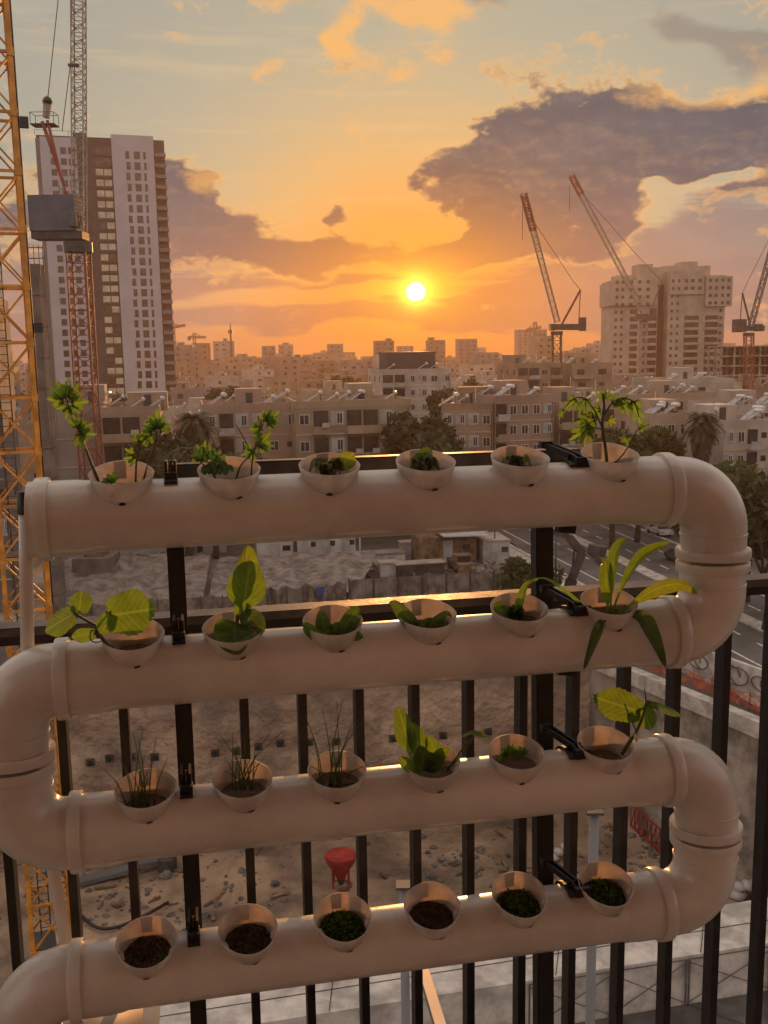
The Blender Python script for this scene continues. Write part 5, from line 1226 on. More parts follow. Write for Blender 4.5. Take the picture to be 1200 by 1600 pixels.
# mid and far city, row upon row
TOWERS = [(V3((-112, 326, 0)), 34), (V3((128, 425, 0)), 38)]
NAMES = [(-99, 'beyond the yellow crane mast'), (90, 'beneath the left slab tower'), (285, 'right of the slab tower'), (380, 'between slab tower and sunset'), (480, 'left of the sun'), (590, 'just left below the sun'), (640, 'below the sun'),
         (720, 'just right below the sun'), (800, 'left of the slim crane'), (890, 'right of the slim crane'), (955, 'before the twin tower'), (1130, 'under the right edge crane'), (1250, 'outermost right')]
def where(x):
    s = NAMES[0][1]
    for px_, n in NAMES:
        if x >= px_: s = n
    return s
def project(q):
    v = q - EYE; z = v.dot(CF); return 600 + F * v.dot(CR) / z, 800 - F * v.dot(CU) / z
ROWS = [158, 184, 214, 250, 292, 342, 402, 475, 565, 680, 830, 1020]
rr_ = random.Random(31); seen = {}; TREESPOT = []
FIXED = [(-30, 260, 115, 152), (300, 1030, 120, 165), (590, 712, 205, 250), (800, 965, 240, 275), (975, 1260, 118, 228)]
tallpx = []
for ri, D in enumerate(ROWS):
    half = D * .415 + 12; x = -half + rr_.uniform(0, 8)
    while x < half:
        w = rr_.uniform(11, 22) if ri < 2 or ri > 8 else rr_.uniform(9, 17); d = rr_.uniform(10, 15); Dj = D + rr_.uniform(-.06, .06) * D
        cx = x + w / 2; px_, _ = project(V3((cx, Dj, 12)))
        x += w + (rr_.uniform(1.5, 6) if rr_.random() < .75 else rr_.uniform(8, 16))
        bad = any(a_ <= px_ <= b_ and l <= Dj <= h_ for a_, b_, l, h_ in FIXED) or any((V3((cx, Dj, 0)) - tc2).length < rad for tc2, rad in TOWERS)
        if bad: TREESPOT.append((cx, Dj)) if not any((V3((cx, Dj, 0)) - tc2).length < rad for tc2, rad in TOWERS) and rr_.random() < .0 else None; continue
        if rr_.random() < (.17 if ri < 8 else .05): TREESPOT.append((cx, Dj)); continue
        fl = rr_.choice((3, 3, 4, 4)) if ri < 8 else rr_.choice((4, 4, 5, 5, 6))
        if ri >= 8 and rr_.random() < .12: fl += rr_.choice((2, 3))
        h = fl * 3.05 + rr_.uniform(0, 1.2) + (0 if ri < 6 else (ri - 5) * .5)
        col = rr_.choice(('cream', 'cream', 'grey', 'white', 'white', 'sand', 'pinkish', 'tan'))
        word = 'narrow' if w < 13 else ('broad' if w > 17 else 'square'); nm = 'three four five six seven eight nine'.split()[fl - 3]
        key = f'{word} {col} {nm} storey block {where(px_)}'; seen[key] = seen.get(key, 0) + 1
        dist = ('in nearest rows', 'in middle rows', 'near skyline')[0 if ri < 3 else 1 if ri < 8 else 2]
        k2 = key + ' ' + dist; seen[k2] = seen.get(k2, 0) + 1
        lab = k2 if seen[k2] == 1 else f'{key} {dist}, {ORD[seen[k2]]} such'
        hn = (rr_.choice((2, 3, 3, 4)) if ri < 3 else (rr_.choice((1, 2, 2, 3)) if ri < 5 else (rr_.choice((0, 1, 1)) if ri < 7 else 0)))
        house('city_block', lab, f'{word} {col} {nm} storey block {where(px_)}' if seen[key] == 1 else f'{ORD[seen[key]]} {word} {col} {nm} storey block {where(px_)}', V3((cx, Dj, 0)), RA + rr_.choice((0, 0, 0, -.5, .35)) + rr_.uniform(-.08, .08), w, d, h, col, fl, 'far', False, hn, seed=ri * 100 + int(x) % 97, roofhut=rr_.random() < .7)
# taller blocks that break the skyline
for q, (xl, xr, yt, D, col, fl, lab) in enumerate(((270, 300, 541, 640, 'grey', 8, 'grey skyline block at the foot of the slab tower'), (300, 326, 538, 700, 'tan', 8, 'tan skyline block left of the mast antenna'), (333, 366, 535, 720, 'white', 9, 'white skyline block under the mast antenna'), (409, 430, 542, 760, 'grey', 8, 'paired skyline blocks left of the sun, left one'),
        (435, 458, 540, 780, 'cream', 8, 'paired skyline blocks left of the sun, right one'), (512, 536, 539, 820, 'grey', 8, 'stepped skyline block far left below the sun'), (586, 616, 534, 700, 'tan', 9, 'dark skyline block just left of the sun'), (622, 646, 542, 900, 'grey', 9, 'low skyline block straight under the sun'), (669, 696, 533, 760, 'tan', 9, 'square skyline block just right of the sun'),
        (716, 746, 531, 800, 'grey', 10, 'tall skyline block right of the sun'), (809, 855, 516, 900, 'grey', 14, 'hazy high rise hotel left of the slim crane'), (905, 925, 545, 640, 'cream', 8, 'stepped skyline block left of the twin tower'), (925, 952, 538, 700, 'white', 8, 'pale skyline block touching the twin tower'))):
    hpx(lab, lab, xl, xr, yt, D, 14, col, fl, 'far', False, 0, seed=70 + q, yaw=RA * .5, roofhut=q % 2 == 0)

# slab tower on the left
def slab_tower():
    D = 326.0; t = thing('slab_tower', 'tall white and dark slab tower with a window strip bright with sky light on the left', 'tower', V3((P(160, 500, D).x, D, 0)))
    yw = .30; X = V3((math.cos(yw), math.sin(yw), 0)); Y = V3((-math.sin(yw), math.cos(yw), 0)); ax = (X, Y, UP)
    def U(x, y): return P(x, y, D)
    zt = roofz(160, 214, D); xl, xr = U(78, 420).x, U(262, 420).x; ctr = V3(((xl + xr) / 2, D, 0)); Wd = (xr - xl) / math.cos(yw) * .985
    def lx(px_): return (U(px_, 420).x - ctr.x) / math.cos(yw) * .99        # place along the face, read off at mid height
    nfl = 28; fh = zt / nfl
    keep(MB().box(ctr + Y * 11 + UP * zt / 2, Wd, 20, zt, ax).build('core_wall', M['tower_brown'], None), t)
    a0, a1 = lx(83), lx(134); keep(MB().box(ctr + X * (a0 + a1) / 2 + Y * 10.6 + UP * (zt - .6) / 2, a1 - a0, 21.2, zt - .6, ax).build('white_facade', M['tower_white'], None), t)
    keep(MB().box(ctr + X * (lx(77) + a0) / 2 + Y * 10.8 + UP * (zt - 1) / 2, a0 - lx(77), 20.6, zt - 1, ax).build('grey_edge', M['tower_grey'], None), t)
    b0, b1 = lx(184), lx(245); keep(MB().box(ctr + X * (b0 + b1) / 2 + Y * 10.4 + UP * (zt + .8) / 2, b1 - b0, 22.4, zt + .8, ax).build('white_facade', M['tower_white'], None), t)
    # windows of the broad white face: three columns that step about
    r = random.Random(3); f0 = ctr - Y * .83
    for k in range(26):
        z = fh * (nfl - 1.6 - k)
        if z < 6: break
        j = (0, .6, -.6)[(k // 2 + k) % 3]
        for px_, w_ in ((206 + j * 2, 1.25), (220, 1.9), (231 + j, .8)): add_window(t, f0 + X * lx(px_) + UP * z, ax, w_, 2.3, False)
    b = MB()
    for k in range(27):
        for px_ in (101, 115, 126): b.box(ctr + X * lx(px_) - Y * .03 + UP * fh * (nfl - 1.4 - k), 1.7, .08, 2.0, ax)
    o = keep(b.build('window', M['glass'], None), t); o['kind'] = 'stuff'
    # recessed glazed strip with slabs, panes glowing in place of sky light
    g0, g1 = lx(158), lx(183)
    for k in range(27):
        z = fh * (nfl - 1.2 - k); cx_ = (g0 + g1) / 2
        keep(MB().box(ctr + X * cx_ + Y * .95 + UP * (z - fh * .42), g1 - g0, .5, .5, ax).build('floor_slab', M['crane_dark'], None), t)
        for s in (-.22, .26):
            o = keep(MB().box(ctr + X * (cx_ + s * (g1 - g0)) + Y * .96 + UP * (z + .05), (g1 - g0) * .42, .05, 1.9, ax).build('sky_glow_window', M['sky_glow_pane' if 1 < k < 24 and r.random() < .85 else 'glass'], None), t)
    # balcony column at the right end
    e0, e1 = lx(246), lx(262)
    for k in range(27):
        z = fh * (nfl - 1.3 - k); keep(MB().box(ctr + X * ((e0 + e1) / 2) - Y * .2 + UP * (z - .6), e1 - e0, 2.2, 1.1, ax).build('balcony', M['tower_grey'], None), t)
    b = MB(); rt = ctr + UP * zt
    for s in (77, 100, 124): b.bar(rt + X * lx(s) + Y * .5, rt + X * lx(s) + Y * .5 + UP * 1.4, .1)
    b.bar(rt + X * lx(77) + Y * .5 + UP * 1.4, rt + X * lx(134) + Y * .5 + UP * 1.4, .1); keep(b.build('roof_rail', M['crane_dark'], None), t)
    keep(MB().box(rt + X * lx(140) + Y * 4 + UP * .6, lx(150) - lx(130), 5, 1.4, ax).build('plant_room', M['tower_brown'], None), t)
slab_tower()
# twin tower on the right
def twin_tower():
    D = 425.0; t = thing('twin_tower', 'pale stone twin residential tower with stacked balconies and overhanging top floors', 'tower', V3((P(1045, 520, D).x, D, 0)))
    m = M['beige']; ax = (V3((1, 0, 0)), V3((0, 1, 0)), UP)
    def X_(px_): return P(px_, 500, D).x
    def Zp(py): return roofz(1045, py, D)
    def bx(name, x0_, x1_, y0_, y1_, zt, m_=m, z0=0): return keep(MB().box(((X_(x0_) + X_(x1_)) / 2, D + (y0_ + y1_) / 2, (z0 + zt) / 2), X_(x1_) - X_(x0_), y1_ - y0_, zt - z0, ax).build(name, m_, None), t)
    fh = 3.05; zt = Zp(432); zo = Zp(484)
    bx('left_wing', 957, 1027, 0, 22, zt - 1); bx('right_wing', 1040, 1128, -3, 22, zt); bx('shadow_gap', 1026, 1041, 5, 20, zt - 3, M['tower_brown'])  # gap made dark: the recess's shade is put into its colour
    bx('overhang', 953, 1024, -1.4, 21, zt - 2, m, zo + 2); bx('overhang', 1096, 1137, -4.4, 20, zt - .5, m, zo + 1)
    bx('overhang', 1042, 1094, -4.0, 20, zt + 2, m, zo + 6)
    for x0_, x1_, yt in ((998, 1022, 411), (1022, 1040, 416), (1040, 1066, 414), (1066, 1092, 408), (1092, 1112, 415), (965, 990, 428)): bx('roof_block', x0_, x1_, 4, 14, Zp(yt), m, zt - 3)
    def win(px_, z, yy, w_=1.2, h_=1.3): return add_window(t, V3((X_(px_), D + yy - .05, z)), ax, w_, h_, False)
    nf = int(zt / fh)
    for k in range(2, nf):
        z = fh * (k + .55); top = z > zo + 2; yl = -1.4 if top and z < zt - 2 else 0; yr = -3 if not top else -4.4
        for px_ in (962, 971): win(px_, z, yl)
        for px_ in (1046, 1055): win(px_, z, -4.0 if zo + 6 < z < zt + 2 else -3, .9)
        win(1122, z, -4.4 if zo + 1 < z < zt else -3)
        if zo + 6 < z < zt + 2:
            for px_ in (1066, 1076, 1087): win(px_, z, -4.0, 1.5)
        if zo + 2 < z < zt - 2:
            for px_ in (984, 997, 1010): win(px_, z, -1.4, 1.4)
            for px_ in (1103, 1112, 1131): win(px_, z, -4.4, 1.3)
    for col, y_ in (((984, 996), 0), ((1004, 1026), 0), ((1066, 1088), -3), ((1098, 1118), -3)):
        for k in range(1, nf - (5 if col[0] > 990 else 3)):
            z = fh * k; x0_, x1_ = X_(col[0]), X_(col[1]); n = 10
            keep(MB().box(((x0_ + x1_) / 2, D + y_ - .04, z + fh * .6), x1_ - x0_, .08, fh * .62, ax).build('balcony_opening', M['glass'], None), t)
            if col[0] == 984: continue
            pts = [(x0_ + (x1_ - x0_) * i / n, D + y_ - .5 - 1.7 * math.sin(pi * i / n) ** .6) for i in range(n + 1)]; b = MB()
            for p, q in zip(pts, pts[1:]): b.bar((p[0], p[1], z + .5), (q[0], q[1], z + .5), .15, 1.0)
            pl = [V3((a_, b_, 0)) for a_, b_ in pts] + [V3((x1_, D + y_, 0)), V3((x0_, D + y_, 0))]; b.prism(pl, z - .05, z + .12)
            keep(b.build('balcony', m, None), t)
twin_tower()
# near unfinished houses on the left, behind the yellow mast
def core_and_house():
    D = 88.0; p0, p1 = P(49, 500, D), P(65, 500, D); zt = roofz(60, 412, D); X = E1; c = V3((p0.x + p1.x, 0, 0)) / 2; c.y = D
    t = thing('concrete_core', 'raw concrete lift core with a steel guard on top behind the yellow mast', 'building', V3((c.x, c.y, 0)))
    w = p1.x - p0.x; keep(MB().box((c.x, c.y + .8, zt / 2), w, 1.6, zt, (V3((1, 0, 0)), V3((0, 1, 0)), UP)).build('core_wall', M['core_concrete'], None), t)
    b = MB()
    for k in range(1, 12): b.box((c.x, c.y + .8, zt * k / 12), w + .06, 1.66, .12)
    keep(b.build('lift_joint', M['concrete_dark'], None), t)
    b = MB()
    for x in (-.5, 0, .5, .9): b.bar((c.x + x * w, c.y + .5, zt - 1), (c.x + x * w, c.y + .5, zt + 1.6), .06)
    b.bar((c.x - w * .6, c.y + .5, zt + .5), (c.x + w * 1.0, c.y + .5, zt + .5), .08); b.bar((c.x - w * .6, c.y + .5, zt + 1.4), (c.x + w * 1.0, c.y + .5, zt + 1.4), .08)
    keep(b.build('guard_rail', M['crane_dark'], None), t)
    for q, x in enumerate((.86, 1.05)): keep(MB().tube([(c.x + x * w, c.y + .4, zt + .8), (c.x + x * w + .2, c.y + .4, 2)], .018, 5).build('hanging_rope', M['rope'], None), t)
core_and_house()
hpx('grey apartment house with dark windows partly hidden by the yellow mast', 'grey mast side house', -130, -14, 478, 92, 8, 'dark_grey', 9, 'mixed', heaters=2, seed=21, win=7)
# unfinished frame at the right edge
D = 350.0; x0_, x1_ = P(1128, 560, D).x, P(1290, 560, D).x; zt = roofz(1165, 541, D); t = thing('unfinished_frame', 'dark unfinished concrete frame under the crane at the right edge', 'building', V3(((x0_ + x1_) / 2, D, 0)))
b = MB(); nfl = 7
for k in range(1, nfl + 1): keep(MB().box(((x0_ + x1_) / 2, D + 8, zt * k / nfl), x1_ - x0_, 16, .4).build('floor_slab', M['concrete'], None), t)
for i in range(9):
    for yy in (1, 8, 15): b.box((x0_ + (x1_ - x0_) * (i + .04) / 8.08, D + yy, zt / 2), .6, .6, zt - .4)
keep(b.build('column', M['concrete'], None), t)['kind'] = 'stuff'
keep(MB().box(((x0_ + x1_) / 2, D + 12, zt / 2), (x1_ - x0_) * .8, .3, zt - .5).build('rear_wall', M['concrete_dark'], None), t)
# antenna mast on the skyline
c = P(361, 540, 720); zt = roofz(360, 505, 720); t = thing('antenna_mast', 'thin antenna mast on the skyline right of the slab tower', 'antenna', V3((c.x, 720, 0)))
keep(MB().tube([(c.x, 720, 0), (c.x, 720, zt - 10), (c.x, 720, zt)], [1.0, .7, .25], 8).build('shaft', M['crane_dark'], None), t); keep(MB().box((c.x, 720, zt - 6), 3, 3, 2.4).build('head', M['crane_dark'], None), t)

# ------------------------------------------------------------------ trees
def crown_mesh(name, seed, n, rx, rz, leafs, m, lumps=9):
    r = random.Random(seed); b = MB(); L = []
    for q in range(lumps):
        a_ = r.uniform(0, 2 * pi); d = r.uniform(.15, .72); L.append((V3((math.cos(a_) * d * rx, math.sin(a_) * d * rx, r.uniform(-.5, .75) * rz)), r.uniform(.30, .55)))
    for q in range(n):
        c, s = r.choice(L); v = V3((r.gauss(0, 1), r.gauss(0, 1), r.gauss(0, 1))).normalized() * (r.random() ** .4)
        p = c + V3((v.x * s * rx, v.y * s * rx, v.z * s * rz * 1.0)); u = V3((r.gauss(0, 1), r.gauss(0, 1), r.gauss(0, .6))).normalized(); w = u.cross(V3((r.gauss(0, 1), r.gauss(0, 1), r.gauss(0, 1)))).normalized(); k = leafs * r.uniform(.6, 1.4)
        b.add([p - u * k, p + w * k * .55, p + u * k, p - w * k * .55], [(0, 1, 2, 3)])
    return b.mesh(name, M[m])
def trunk_mesh(h, r0, seed):
    r = random.Random(seed); b = MB(); top = V3((r.uniform(-.4, .4), r.uniform(-.4, .4), h)); b.tube(spline([(0, 0, 0), (r.uniform(-.2, .2), 0, h * .5), top], 6), [r0 * (1 - .08 * i) for i in range(6)], 8)
    for q in range(5): a_ = q * 1.257 + r.uniform(-.3, .3); e = top + V3((math.cos(a_) * h * .45, math.sin(a_) * h * .45, h * r.uniform(.35, .7))); b.tube([top * .85, top.lerp(e, .5) + UP * .2, e], [r0 * .5, r0 * .3, r0 * .12], 6)
    return b.mesh('trunk', M['bark'], smooth=True)
CR_ = [crown_mesh('crown', 1, 2600, 4.2, 3.2, .42, 'foliage', 12), crown_mesh('crown', 2, 2600, 3.4, 4.2, .42, 'foliage_dark', 11), crown_mesh('crown', 3, 2200, 4.8, 2.8, .45, 'foliage', 13), crown_mesh('crown', 4, 1600, 1.9, 5.2, .36, 'foliage_dark', 9)]
TR_ = [trunk_mesh(5.0, .28, 1), trunk_mesh(5.5, .3, 2), trunk_mesh(4.6, .3, 3), trunk_mesh(4.0, .2, 4)]; CZ = [7.2, 8.2, 6.6, 7.4]
def tree(x, y, label, v=0, s=1.0, yaw=0.0, z=0.0):
    t = thing('tree', label, 'tree', (x, y, z), 'leafy trees among the buildings'); t.rotation_euler.z = yaw; t.scale = (s, s, s)
    link('trunk', TR_[v], t); o = link('crown', CR_[v], t); o.location.z = CZ[v]; return t
def tpx(x, ytop, D, label, v=0, yaw=0.0):
    p = P(x, ytop, D); H = CZ[v] + (3.2, 4.2, 2.8, 5.4)[v] * .95; return tree(p.x, D, label, v, min(1.35, max(.5, p.z / H)), yaw)
for q, a_ in enumerate(((262, 668, 118, 'dark bushy tree between the balconied block and the palm', 1), (284, 700, 112, 'low tree in front of the palm gap at the left', 0), (330, 690, 116, 'low rounded tree at the foot of the pinkish loggia block', 2), (660, 640, 126, 'tall dark tree filling the gap right of the long sandy block', 1), (678, 668, 118, 'second dark tree in the gap before the tan bay block', 1),
        (1130, 742, 88, 'broad green tree beside the top right pipe bend', 0), (1175, 720, 92, 'tall green tree at the right edge below the grey white block', 2), (1205, 760, 82, 'dark tree at the far right edge above the street', 1), (1150, 790, 86, 'low leafy tree touching the outer side of the pipe bend', 2), (1000, 668, 122, 'tree behind the right branch of the tomato seedling', 0), (960, 690, 118, 'low tree behind the tomato cup', 2),
        (1090, 574, 215, 'round tree on the street before the twin tower base', 2), (1060, 578, 218, 'left neighbour of the round tree before the twin tower', 0), (1110, 577, 212, 'right neighbour of the round tree before the twin tower', 0), (700, 572, 205, 'dark tree cluster right of the brown topped block', 1), (728, 578, 200, 'pointed cypress right of the brown topped block', 3), (745, 560, 240, 'tall cypress right of the sun axis', 3), (535, 560, 330, 'dark tree left of the brown topped block', 1), (520, 558, 345, 'rounded tree in the hazy city left of the sun', 0),
        (500, 594, 185, 'bushy tree behind the long sandy block roof', 0), (640, 600, 170, 'wide tree above the right end of the long sandy block', 2), (590, 606, 168, 'low tree behind the long sandy block heaters', 0), (170, 588, 200, 'dark tree at the foot of the slab tower', 1), (200, 590, 195, 'broad tree at the slab tower entrance', 2), (225, 592, 190, 'right hand tree at the slab tower base', 2), (345, 570, 240, 'leafy tree cluster below the antenna mast', 1), (365, 576, 230, 'second tree below the antenna mast', 0),
        (880, 585, 190, 'dark tree under the slim crane', 1), (935, 590, 180, 'bushy tree left of the twin tower foot', 0), (955, 594, 176, 'small tree at the left foot of the twin tower', 2), (905, 588, 186, 'tree between slim crane and twin tower', 2), (788, 590, 178, 'low hazy tree left of the unfinished tan block', 0), (410, 592, 190, 'tree behind the pinkish loggia block', 1), (450, 600, 175, 'tree rising between the two front blocks', 0), (85, 566, 190, 'dark tree between the core and the slab tower', 1), (820, 878, 84, 'small bush tree at the yard corner by the street', 2))):
    tpx(*a_[:4], a_[4], yaw=q * 1.3)
for q, (x, y) in enumerate(TREESPOT[:60]):
    px_, _ = project(V3((x, y, 8))); tree(x, y, f'{("bushy", "dark", "wide", "slender")[q % 4]} city tree {where(px_)}, {ORD[q // 4 + 1]} such tree', q % 4, .55 + .45 * random.random(), q)
def palm(label, x, ytop, D, kind=1.0, ybase=None):
    p = P(x, ytop, D); H = p.z - 1.2 * kind; t = thing('palm_tree', label, 'palm', V3((p.x, D, 0)), 'palms between the blocks'); r = random.Random(int(x))
    keep(MB().tube([V3((p.x + .25 * math.sin(z * .3), D, z * H / 8)) for z in range(9)], [.36 - .015 * z for z in range(9)], 10).build('trunk', M['bark'], None, smooth=True), t)
    b = MB(); top = V3((p.x + .25 * math.sin(2.4), D, H))
    for q in range(110):
        a_ = r.uniform(0, 2 * pi); e = r.uniform(-1.4, 1.0); L = r.uniform(1.8, 2.6) * kind; d = V3((math.cos(a_) * math.cos(e), math.sin(a_) * math.cos(e), math.sin(e))); sp = [top + d * L * s - UP * (L * .58 * s * s) for s in (0, .25, .5, .75, 1)]
        for i in range(4):
            pa, pb = sp[i], sp[i + 1]; sd = (pb - pa).cross(UP).normalized() if (pb - pa).cross(UP).length > 1e-3 else V3((1, 0, 0))
            for k in range(6):
                f = pa.lerp(pb, k / 6); l = .62 * kind * (1 - .55 * (i + k / 5) / 4) * r.uniform(.7, 1.2)
                for s in (-1, 1): b.add([f, f + (pb - pa) * .25, f + sd * s * l + (pb - pa) * .35 - UP * l * .45], [(0, 1, 2)])
    for q in range(900):                # skirt of dry leaves
        a_ = r.uniform(0, 2 * pi); z = r.uniform(.6, 4.4) * kind; f = V3((p.x + .25 * math.sin(2.4 * (1 - z / 14)) + math.cos(a_) * (.5 + 1.0 * (1 - z / 5)), D + math.sin(a_) * (.5 + 1.0 * (1 - z / 5)), H - z)); b.add([f, f + V3((math.cos(a_) * .35, math.sin(a_) * .35, -.9)), f + V3((math.cos(a_ + .4) * .3, math.sin(a_ + .4) * .3, -.7))], [(0, 1, 2)])
    keep(b.build('crown', M['palm'], None), t)
palm('shaggy palm with a thick skirt of dry leaves near the top right bend', 1096, 636, 118, 1.05)
palm('hazy palm beside the deep balconied block at the left', 302, 636, 118, 1.15)
palm('low young palm at the foot of the left palm', 292, 690, 108, .9)

# ------------------------------------------------------------------ cranes
def lattice(b, p, q, w, seg, tk, up=UP, w2=None, diag=True):
    p, q = V3(p), V3(q); d = (q - p); L = d.length; d.normalize(); x = d.cross(up)
    if x.length < .05: x = d.cross(V3((0, 1, 0)))
    x.normalize(); y = x.cross(d).normalized(); w2 = w if w2 is None else w2
    def cn(i):
        s = i / seg; ww = w + (w2 - w) * s; c = p.lerp(q, s); return [c + x * ww / 2 * a_ + y * ww / 2 * e for a_, e in ((-1, -1), (1, -1), (1, 1), (-1, 1))]
    A0 = cn(0); A1 = cn(seg)
    for u, v in zip(A0, A1): b.bar(u, v, tk, tk, up=x)
    for i in range(seg):
        a_, e = cn(i), cn(i + 1)
        for j in range(4):
            k = (j + 1) % 4; b.bar(a_[j], a_[k], tk * .55, up=d)
            if diag:
                if (i + j) % 2: b.bar(a_[j], e[k], tk * .55, up=d)
                else: b.bar(a_[k], e[j], tk * .55, up=d)
    return b
# the near yellow mast
def yellow_mast():
    D = 44.0; pA = P(38, 880, D); base = V3((pA.x, D, PZ)); t = thing('yellow_crane_mast', 'near yellow lattice tower crane mast rising out of the pit at the left', 'crane', base)
    yw = RA + .18; X = V3((math.cos(yw), math.sin(yw), 0)); Y = V3((-math.sin(yw), math.cos(yw), 0)); W_ = 1.82
    H0, H1 = PZ, 45.0; seg = 2.35; n = int((H1 - H0) / seg); cs = [(-1, -1), (1, -1), (1, 1), (-1, 1)]
    def c(j, z): return base + X * (cs[j][0] * W_ / 2) + Y * (cs[j][1] * W_ / 2) + UP * (z - PZ)
    for j in range(4):
        b = MB(); b.bar(c(j, H0), c(j, H1), .20, .20, up=Y)
        for k in range(n + 1):
            b.box(c(j, H0 + k * seg), .27, .27, .34, (X, Y, UP))
        keep(b.build('chord', M['yellow'], None), t)
    for k in range(n):
        z0 = H0 + k * seg; b = MB()
        for j in range(4):
            l = (j + 1) % 4; b.bar(c(j, z0), c(l, z0), .10, .12, up=UP)
            m_ = z0 + seg / 2
            b.bar(c(j, z0 + .1), c(l, z0 + seg - .1), .075, .09, up=(Y if j % 2 == 0 else X)); b.bar(c(l, z0 + .1), c(j, z0 + seg - .1), .07, .085, up=(Y if j % 2 == 0 else X))
        keep(b.build('bracing', M['yellow'], None), t)
    b = MB(); lo = base + X * -.25 + Y * .55
    for s in (-1, 1): b.bar(lo + X * s * .22, lo + X * s * .22 + UP * (H1 - PZ), .05)
    for k in range(int((H1 - H0) / .35)): b.bar(lo - X * .22 + UP * k * .35, lo + X * .22 + UP * k * .35, .03)
    keep(b.build('ladder', M['crane_dark'], None), t)
    for k in range(0, n, 4):
        keep(MB().box(base + UP * (k * seg + .08) - X * .35, W_ * .55, W_ * .9, .05, (X, Y, UP)).build('landing', M['crane_dark'], None), t)
    b = MB(); cb = c(1, 0) + X * .14
    b.tube([V3((cb.x, cb.y, z)) for z in (PZ + 2, 10, 30, H1)], .035, 6); keep(b.build('power_cable', M['black_rubber'], None), t)
    for z in (25.2, 33.6): keep(MB().box(c(1, z) + X * .35 - Y * .05, .34, .3, .42, (X, Y, UP)).build('junction_box', M['black_rubber'], None), t)
    keep(MB().box(c(0, 41.3) + X * .55 - Y * .14, .9, .1, 1.5, (X, Y, UP)).build('sign_panel', M['tower_grey'], None), t)
yellow_mast()
def luffer(label, D, mast, mw_, deck, jib, jibw, afr, cw, colors, yb=None, hook=None, tipred=0.0, segm=16, segj=24, tk=.16, cab=None):
    """luffing crane given by picture places at distance D: mast (x, ytop, x, ybottom), deck (x0, x1, y, h), jib (x0, y0, x1, y1), afr = a-frame points, cw = counterweight box"""
    q = lambda x, y, o=0.0: P(x, y, D + o)
    mt = q(mast[0], mast[1]); foot = V3((q(mast[2], mast[3]).x, D, 0)); t = thing('luffing_crane', label, 'crane', foot)
    keep(lattice(MB(), V3((mt.x, D, 0)) if abs(mast[0] - mast[2]) < 1 else foot, mt, mw_, int(segm), tk).build('mast', M[colors[0]], None), t)
    x0_, x1_, y_, hh = deck; a_, e = q(x0_, y_), q(x1_, y_); hz_ = hh * D / F
    keep(MB().bar(a_, e, mw_ * 1.3, hz_, up=V3((0, 1, 0)).cross(e - a_) if False else UP).build('deck', M[colors[1]], None), t)
    keep(MB().tube([V3((mt.x, D, mt.z - .6)), V3((mt.x, D, mt.z + .4))], mw_ * .75, 16).build('slew_ring', M[colors[1]], None, angle=40), t)
    j0, j1 = q(jib[0], jib[1]), q(jib[2], jib[3]); s = 1 - tipred
    keep(lattice(MB(), j0, j0.lerp(j1, s), jibw, segj, tk * .7, up=V3((0, 1, 0))).build('jib', M[colors[2]], None), t)
    if tipred:
        keep(lattice(MB(), j0.lerp(j1, s), j1, jibw * 1.05, max(4, int(segj * tipred)), tk * 1.5, up=V3((0, 1, 0))).build('jib_tip', M[colors[3]], None), t)
    b = MB()
    for p0, p1, w_ in afr:
        for o in (-mw_ * .35, mw_ * .35): b.bar(q(*p0, o), q(*p1, o), w_)
    keep(b.build('a_frame', M[colors[3]], None), t)
    cx0, cx1, cy0, cy1 = cw; c0, c1 = q(cx0, cy0), q(cx1, cy1)
    keep(MB().box((c0 + c1) / 2, abs(c1.x - c0.x), mw_ * 1.5, abs(c0.z - c1.z)).build('counterweight', M[colors[4]], None), t)
    if cab: keep(MB().box(q(*cab[:2], -1.2), cab[2] * D / F, 1.8, cab[3] * D / F).build('cab', M['glass'], None), t)
    for ln in (hook or []):
        keep(MB().tube([q(x, y) for x, y in ln], .045 * max(1, D / 160), 5).build('pendant_rope', M['rope'], None), t)
    return t
t = luffer('red and white luffing crane with a dark ballast block before the slab tower', 104, (122, 385, 136, 640), 1.9, (55, 134, 369, 11), (124, 362, 122, -120), 1.15, [((100, 288), (66, 190), .30), ((92, 262), (74, 188), .26), ((104, 300), (118, 365), .22), ((100, 288), (112, 362), .2)], (50, 125, 308, 362), ('crane_red', 'crane_dark', 'crane_white', 'crane_red', 'crane_blue'), hook=[[(72, 186), (74, 160), (97, -60)], [(76, 186), (75, 160)], [(110, 100), (97, 205)], [(114, -60), (110, 100)]], segm=22, segj=40, tk=.15, cab=(117, 345, 12, 18))
f_ = P(136, 640, 104); keep(MB().box((f_.x, 104, 1.6), 4.0, 4.0, 3.0).build('base_block', M['core_concrete'], None), t)
b = MB(); c0 = P(70, 196, 104)
for s in (-1, 1):
    for e in (-1, 1): b.bar(c0 + V3((s * 1.15, e * .8, 0)), c0 + V3((s * 1.15, e * .8, 1.1)), .05)
    b.bar(c0 + V3((-1.15, s * .8, 1.1)), c0 + V3((1.15, s * .8, 1.1)), .05); b.bar(c0 + V3((s * 1.15, -.8, 1.1)), c0 + V3((s * 1.15, .8, 1.1)), .05)
b.box(c0, 2.4, 1.7, .10); keep(b.build('head_platform', M['crane_dark'], None), t)
keep(MB().tube([P(74, y, 104) for y in (162, 158, 153, 150)], [.45, .5, .35, .1], 10).build('sheave_block', M['black_rubber'], None), t); keep(MB().tube([P(72, 184, 104), P(74, 163, 104)], [.34, .40], 6).build('reeving', M['crane_white'], None), t)
keep(MB().box(P(115, 102, 103.5), 1.0, .5, .22).build('rope_guide', M['crane_dark'], None), t)
b = MB()
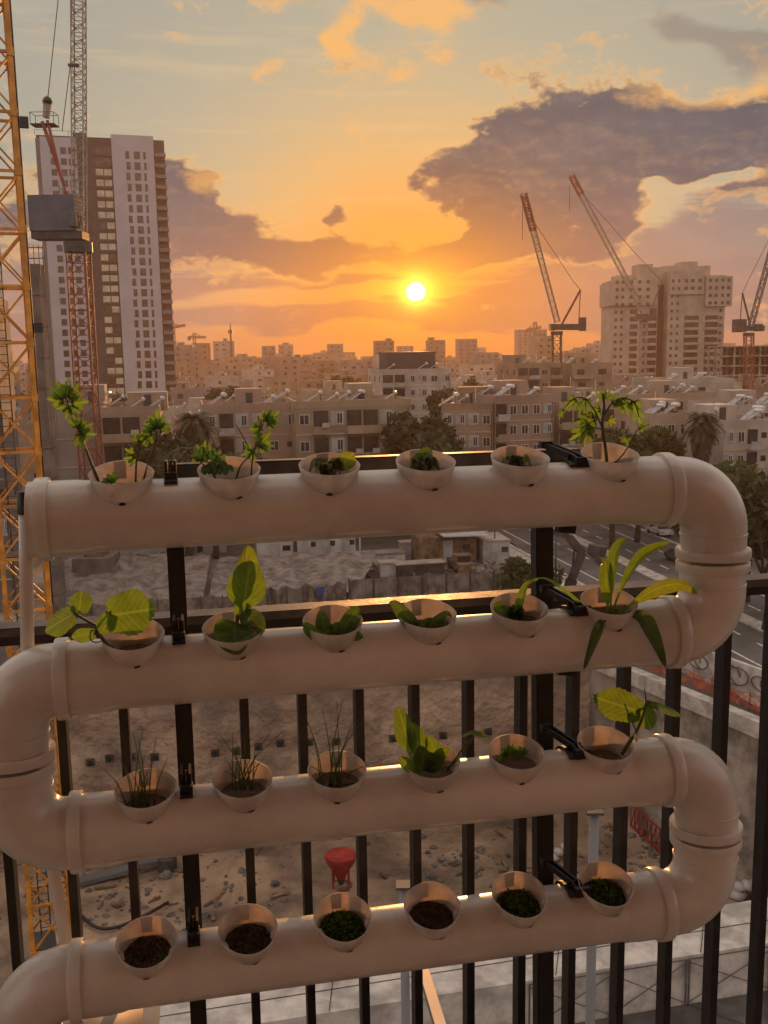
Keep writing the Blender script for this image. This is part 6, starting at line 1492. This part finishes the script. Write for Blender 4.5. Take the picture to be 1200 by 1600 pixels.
for q in range(6): b.bar(P(92 + q * 5, 290 + q * 3, 104), P(104 + q * 4, 362, 104), .12); b.bar(P(95 + q * 4, 305 + q * 8, 103.2), P(118, 330 + q * 5, 104.6), .1)
keep(b.build('slewing_frame', M['crane_white'], None), t)
luffer('slim luffing crane with a dark red jib tip right of the sun', 262, (870, 520, 871, 640), 2.1, (859, 912, 511, 9), (871, 503, 818, 303), 1.25, [((877, 508), (907, 453), .5), ((907, 453), (904, 508), .22)], (907, 914, 496, 517), ('crane_dark', 'crane_dark', 'crane_white', 'crane_red', 'crane_dark'), hook=[[(907, 453), (896, 440), (838, 352)], [(817, 306), (816, 375)], [(820, 303), (814, 302)]], tipred=.28, segm=14, segj=26, tk=.26, cab=(863, 512, 7, 9))
luffer('luffing crane with an orange jib tip standing before the twin tower', 372, (1006, 502, 1006, 620), 2.1, (993, 1022, 495, 8), (1008, 492, 893, 275), 1.6, [((1014, 492), (1034, 440), .4)], (1016, 1024, 482, 498), ('crane_white', 'crane_dark', 'crane_white', 'crane_red', 'crane_dark'), hook=[[(1034, 440), (1001, 405), (908, 300)], [(893, 276), (888, 274)], [(890, 290), (890, 330)]], tipred=.13, segm=16, segj=34, tk=.3)
luffer('dark luffing crane cut by the right edge of the view', 300, (1170, 522, 1171, 640), 2.2, (1148, 1192, 513, 8), (1173, 510, 1222, 330), 1.3, [((1172, 508), (1160, 458), .45), ((1160, 458), (1156, 508), .22)], (1147, 1163, 499, 519), ('crane_red', 'crane_dark', 'crane_dark', 'crane_dark', 'crane_dark'), hook=[[(1160, 458), (1170, 437), (1222, 332)]], segm=14, segj=24, tk=.28, cab=(1185, 512, 10, 11))
def hammer(label, x, ytop, yj, D, jl, jr, dy=0):
    c = P(x, yj, D); t = thing('tower_crane', label, 'crane', V3((c.x, D, 0)), 'tiny far tower cranes'); zt = P(x, ytop, D).z
    keep(lattice(MB(), (c.x, D, 0), (c.x, D, zt), 2.2, 14, .7).build('mast', M['crane_dark'], None), t); keep(lattice(MB(), P(x - jl, yj + dy, D), P(x + jr, yj - dy, D), 1.6, 14, .55).build('jib', M['crane_dark'], None), t); keep(MB().box(P(x - jl * .8, yj + 2, D), 3, 2, 3).build('counterweight', M['crane_dark'], None), t)
    keep(MB().tube([P(x - jl * .8, yj, D), (c.x, D, zt), P(x + jr * .7, yj, D)], .3, 5).build('tie_rope', M['rope'], None), t)
hammer('tiny far tower crane touching the slab tower', 271, 505, 510, 820, 3, 19, 2)
hammer('tiny far tower crane left of the antenna mast', 304, 520, 527, 900, 10, 18)
hammer('tiny far tower crane on the hazy hotel', 836, 503, 514, 880, 14, 10, 3)
# ------------------------------------------------------------------ the air
m = bpy.data.materials.new('haze'); m.use_nodes = True; nt = NT(m.node_tree)
nt.n.remove(nt.n['Principled BSDF']); pv = nt.node('ShaderNodeVolumePrincipled'); pv.inputs['Color'].default_value = (.66, .46, .33, 1); pv.inputs['Density'].default_value = HAZE
pv.inputs['Anisotropy'].default_value = .52; nt.l.new(pv.outputs[0], nt.n['Material Output'].inputs['Volume'])
hz = MB().box((0, 425, 40.5), 1500, 1450, 113).build('haze', m); hz['kind'] = 'stuff'
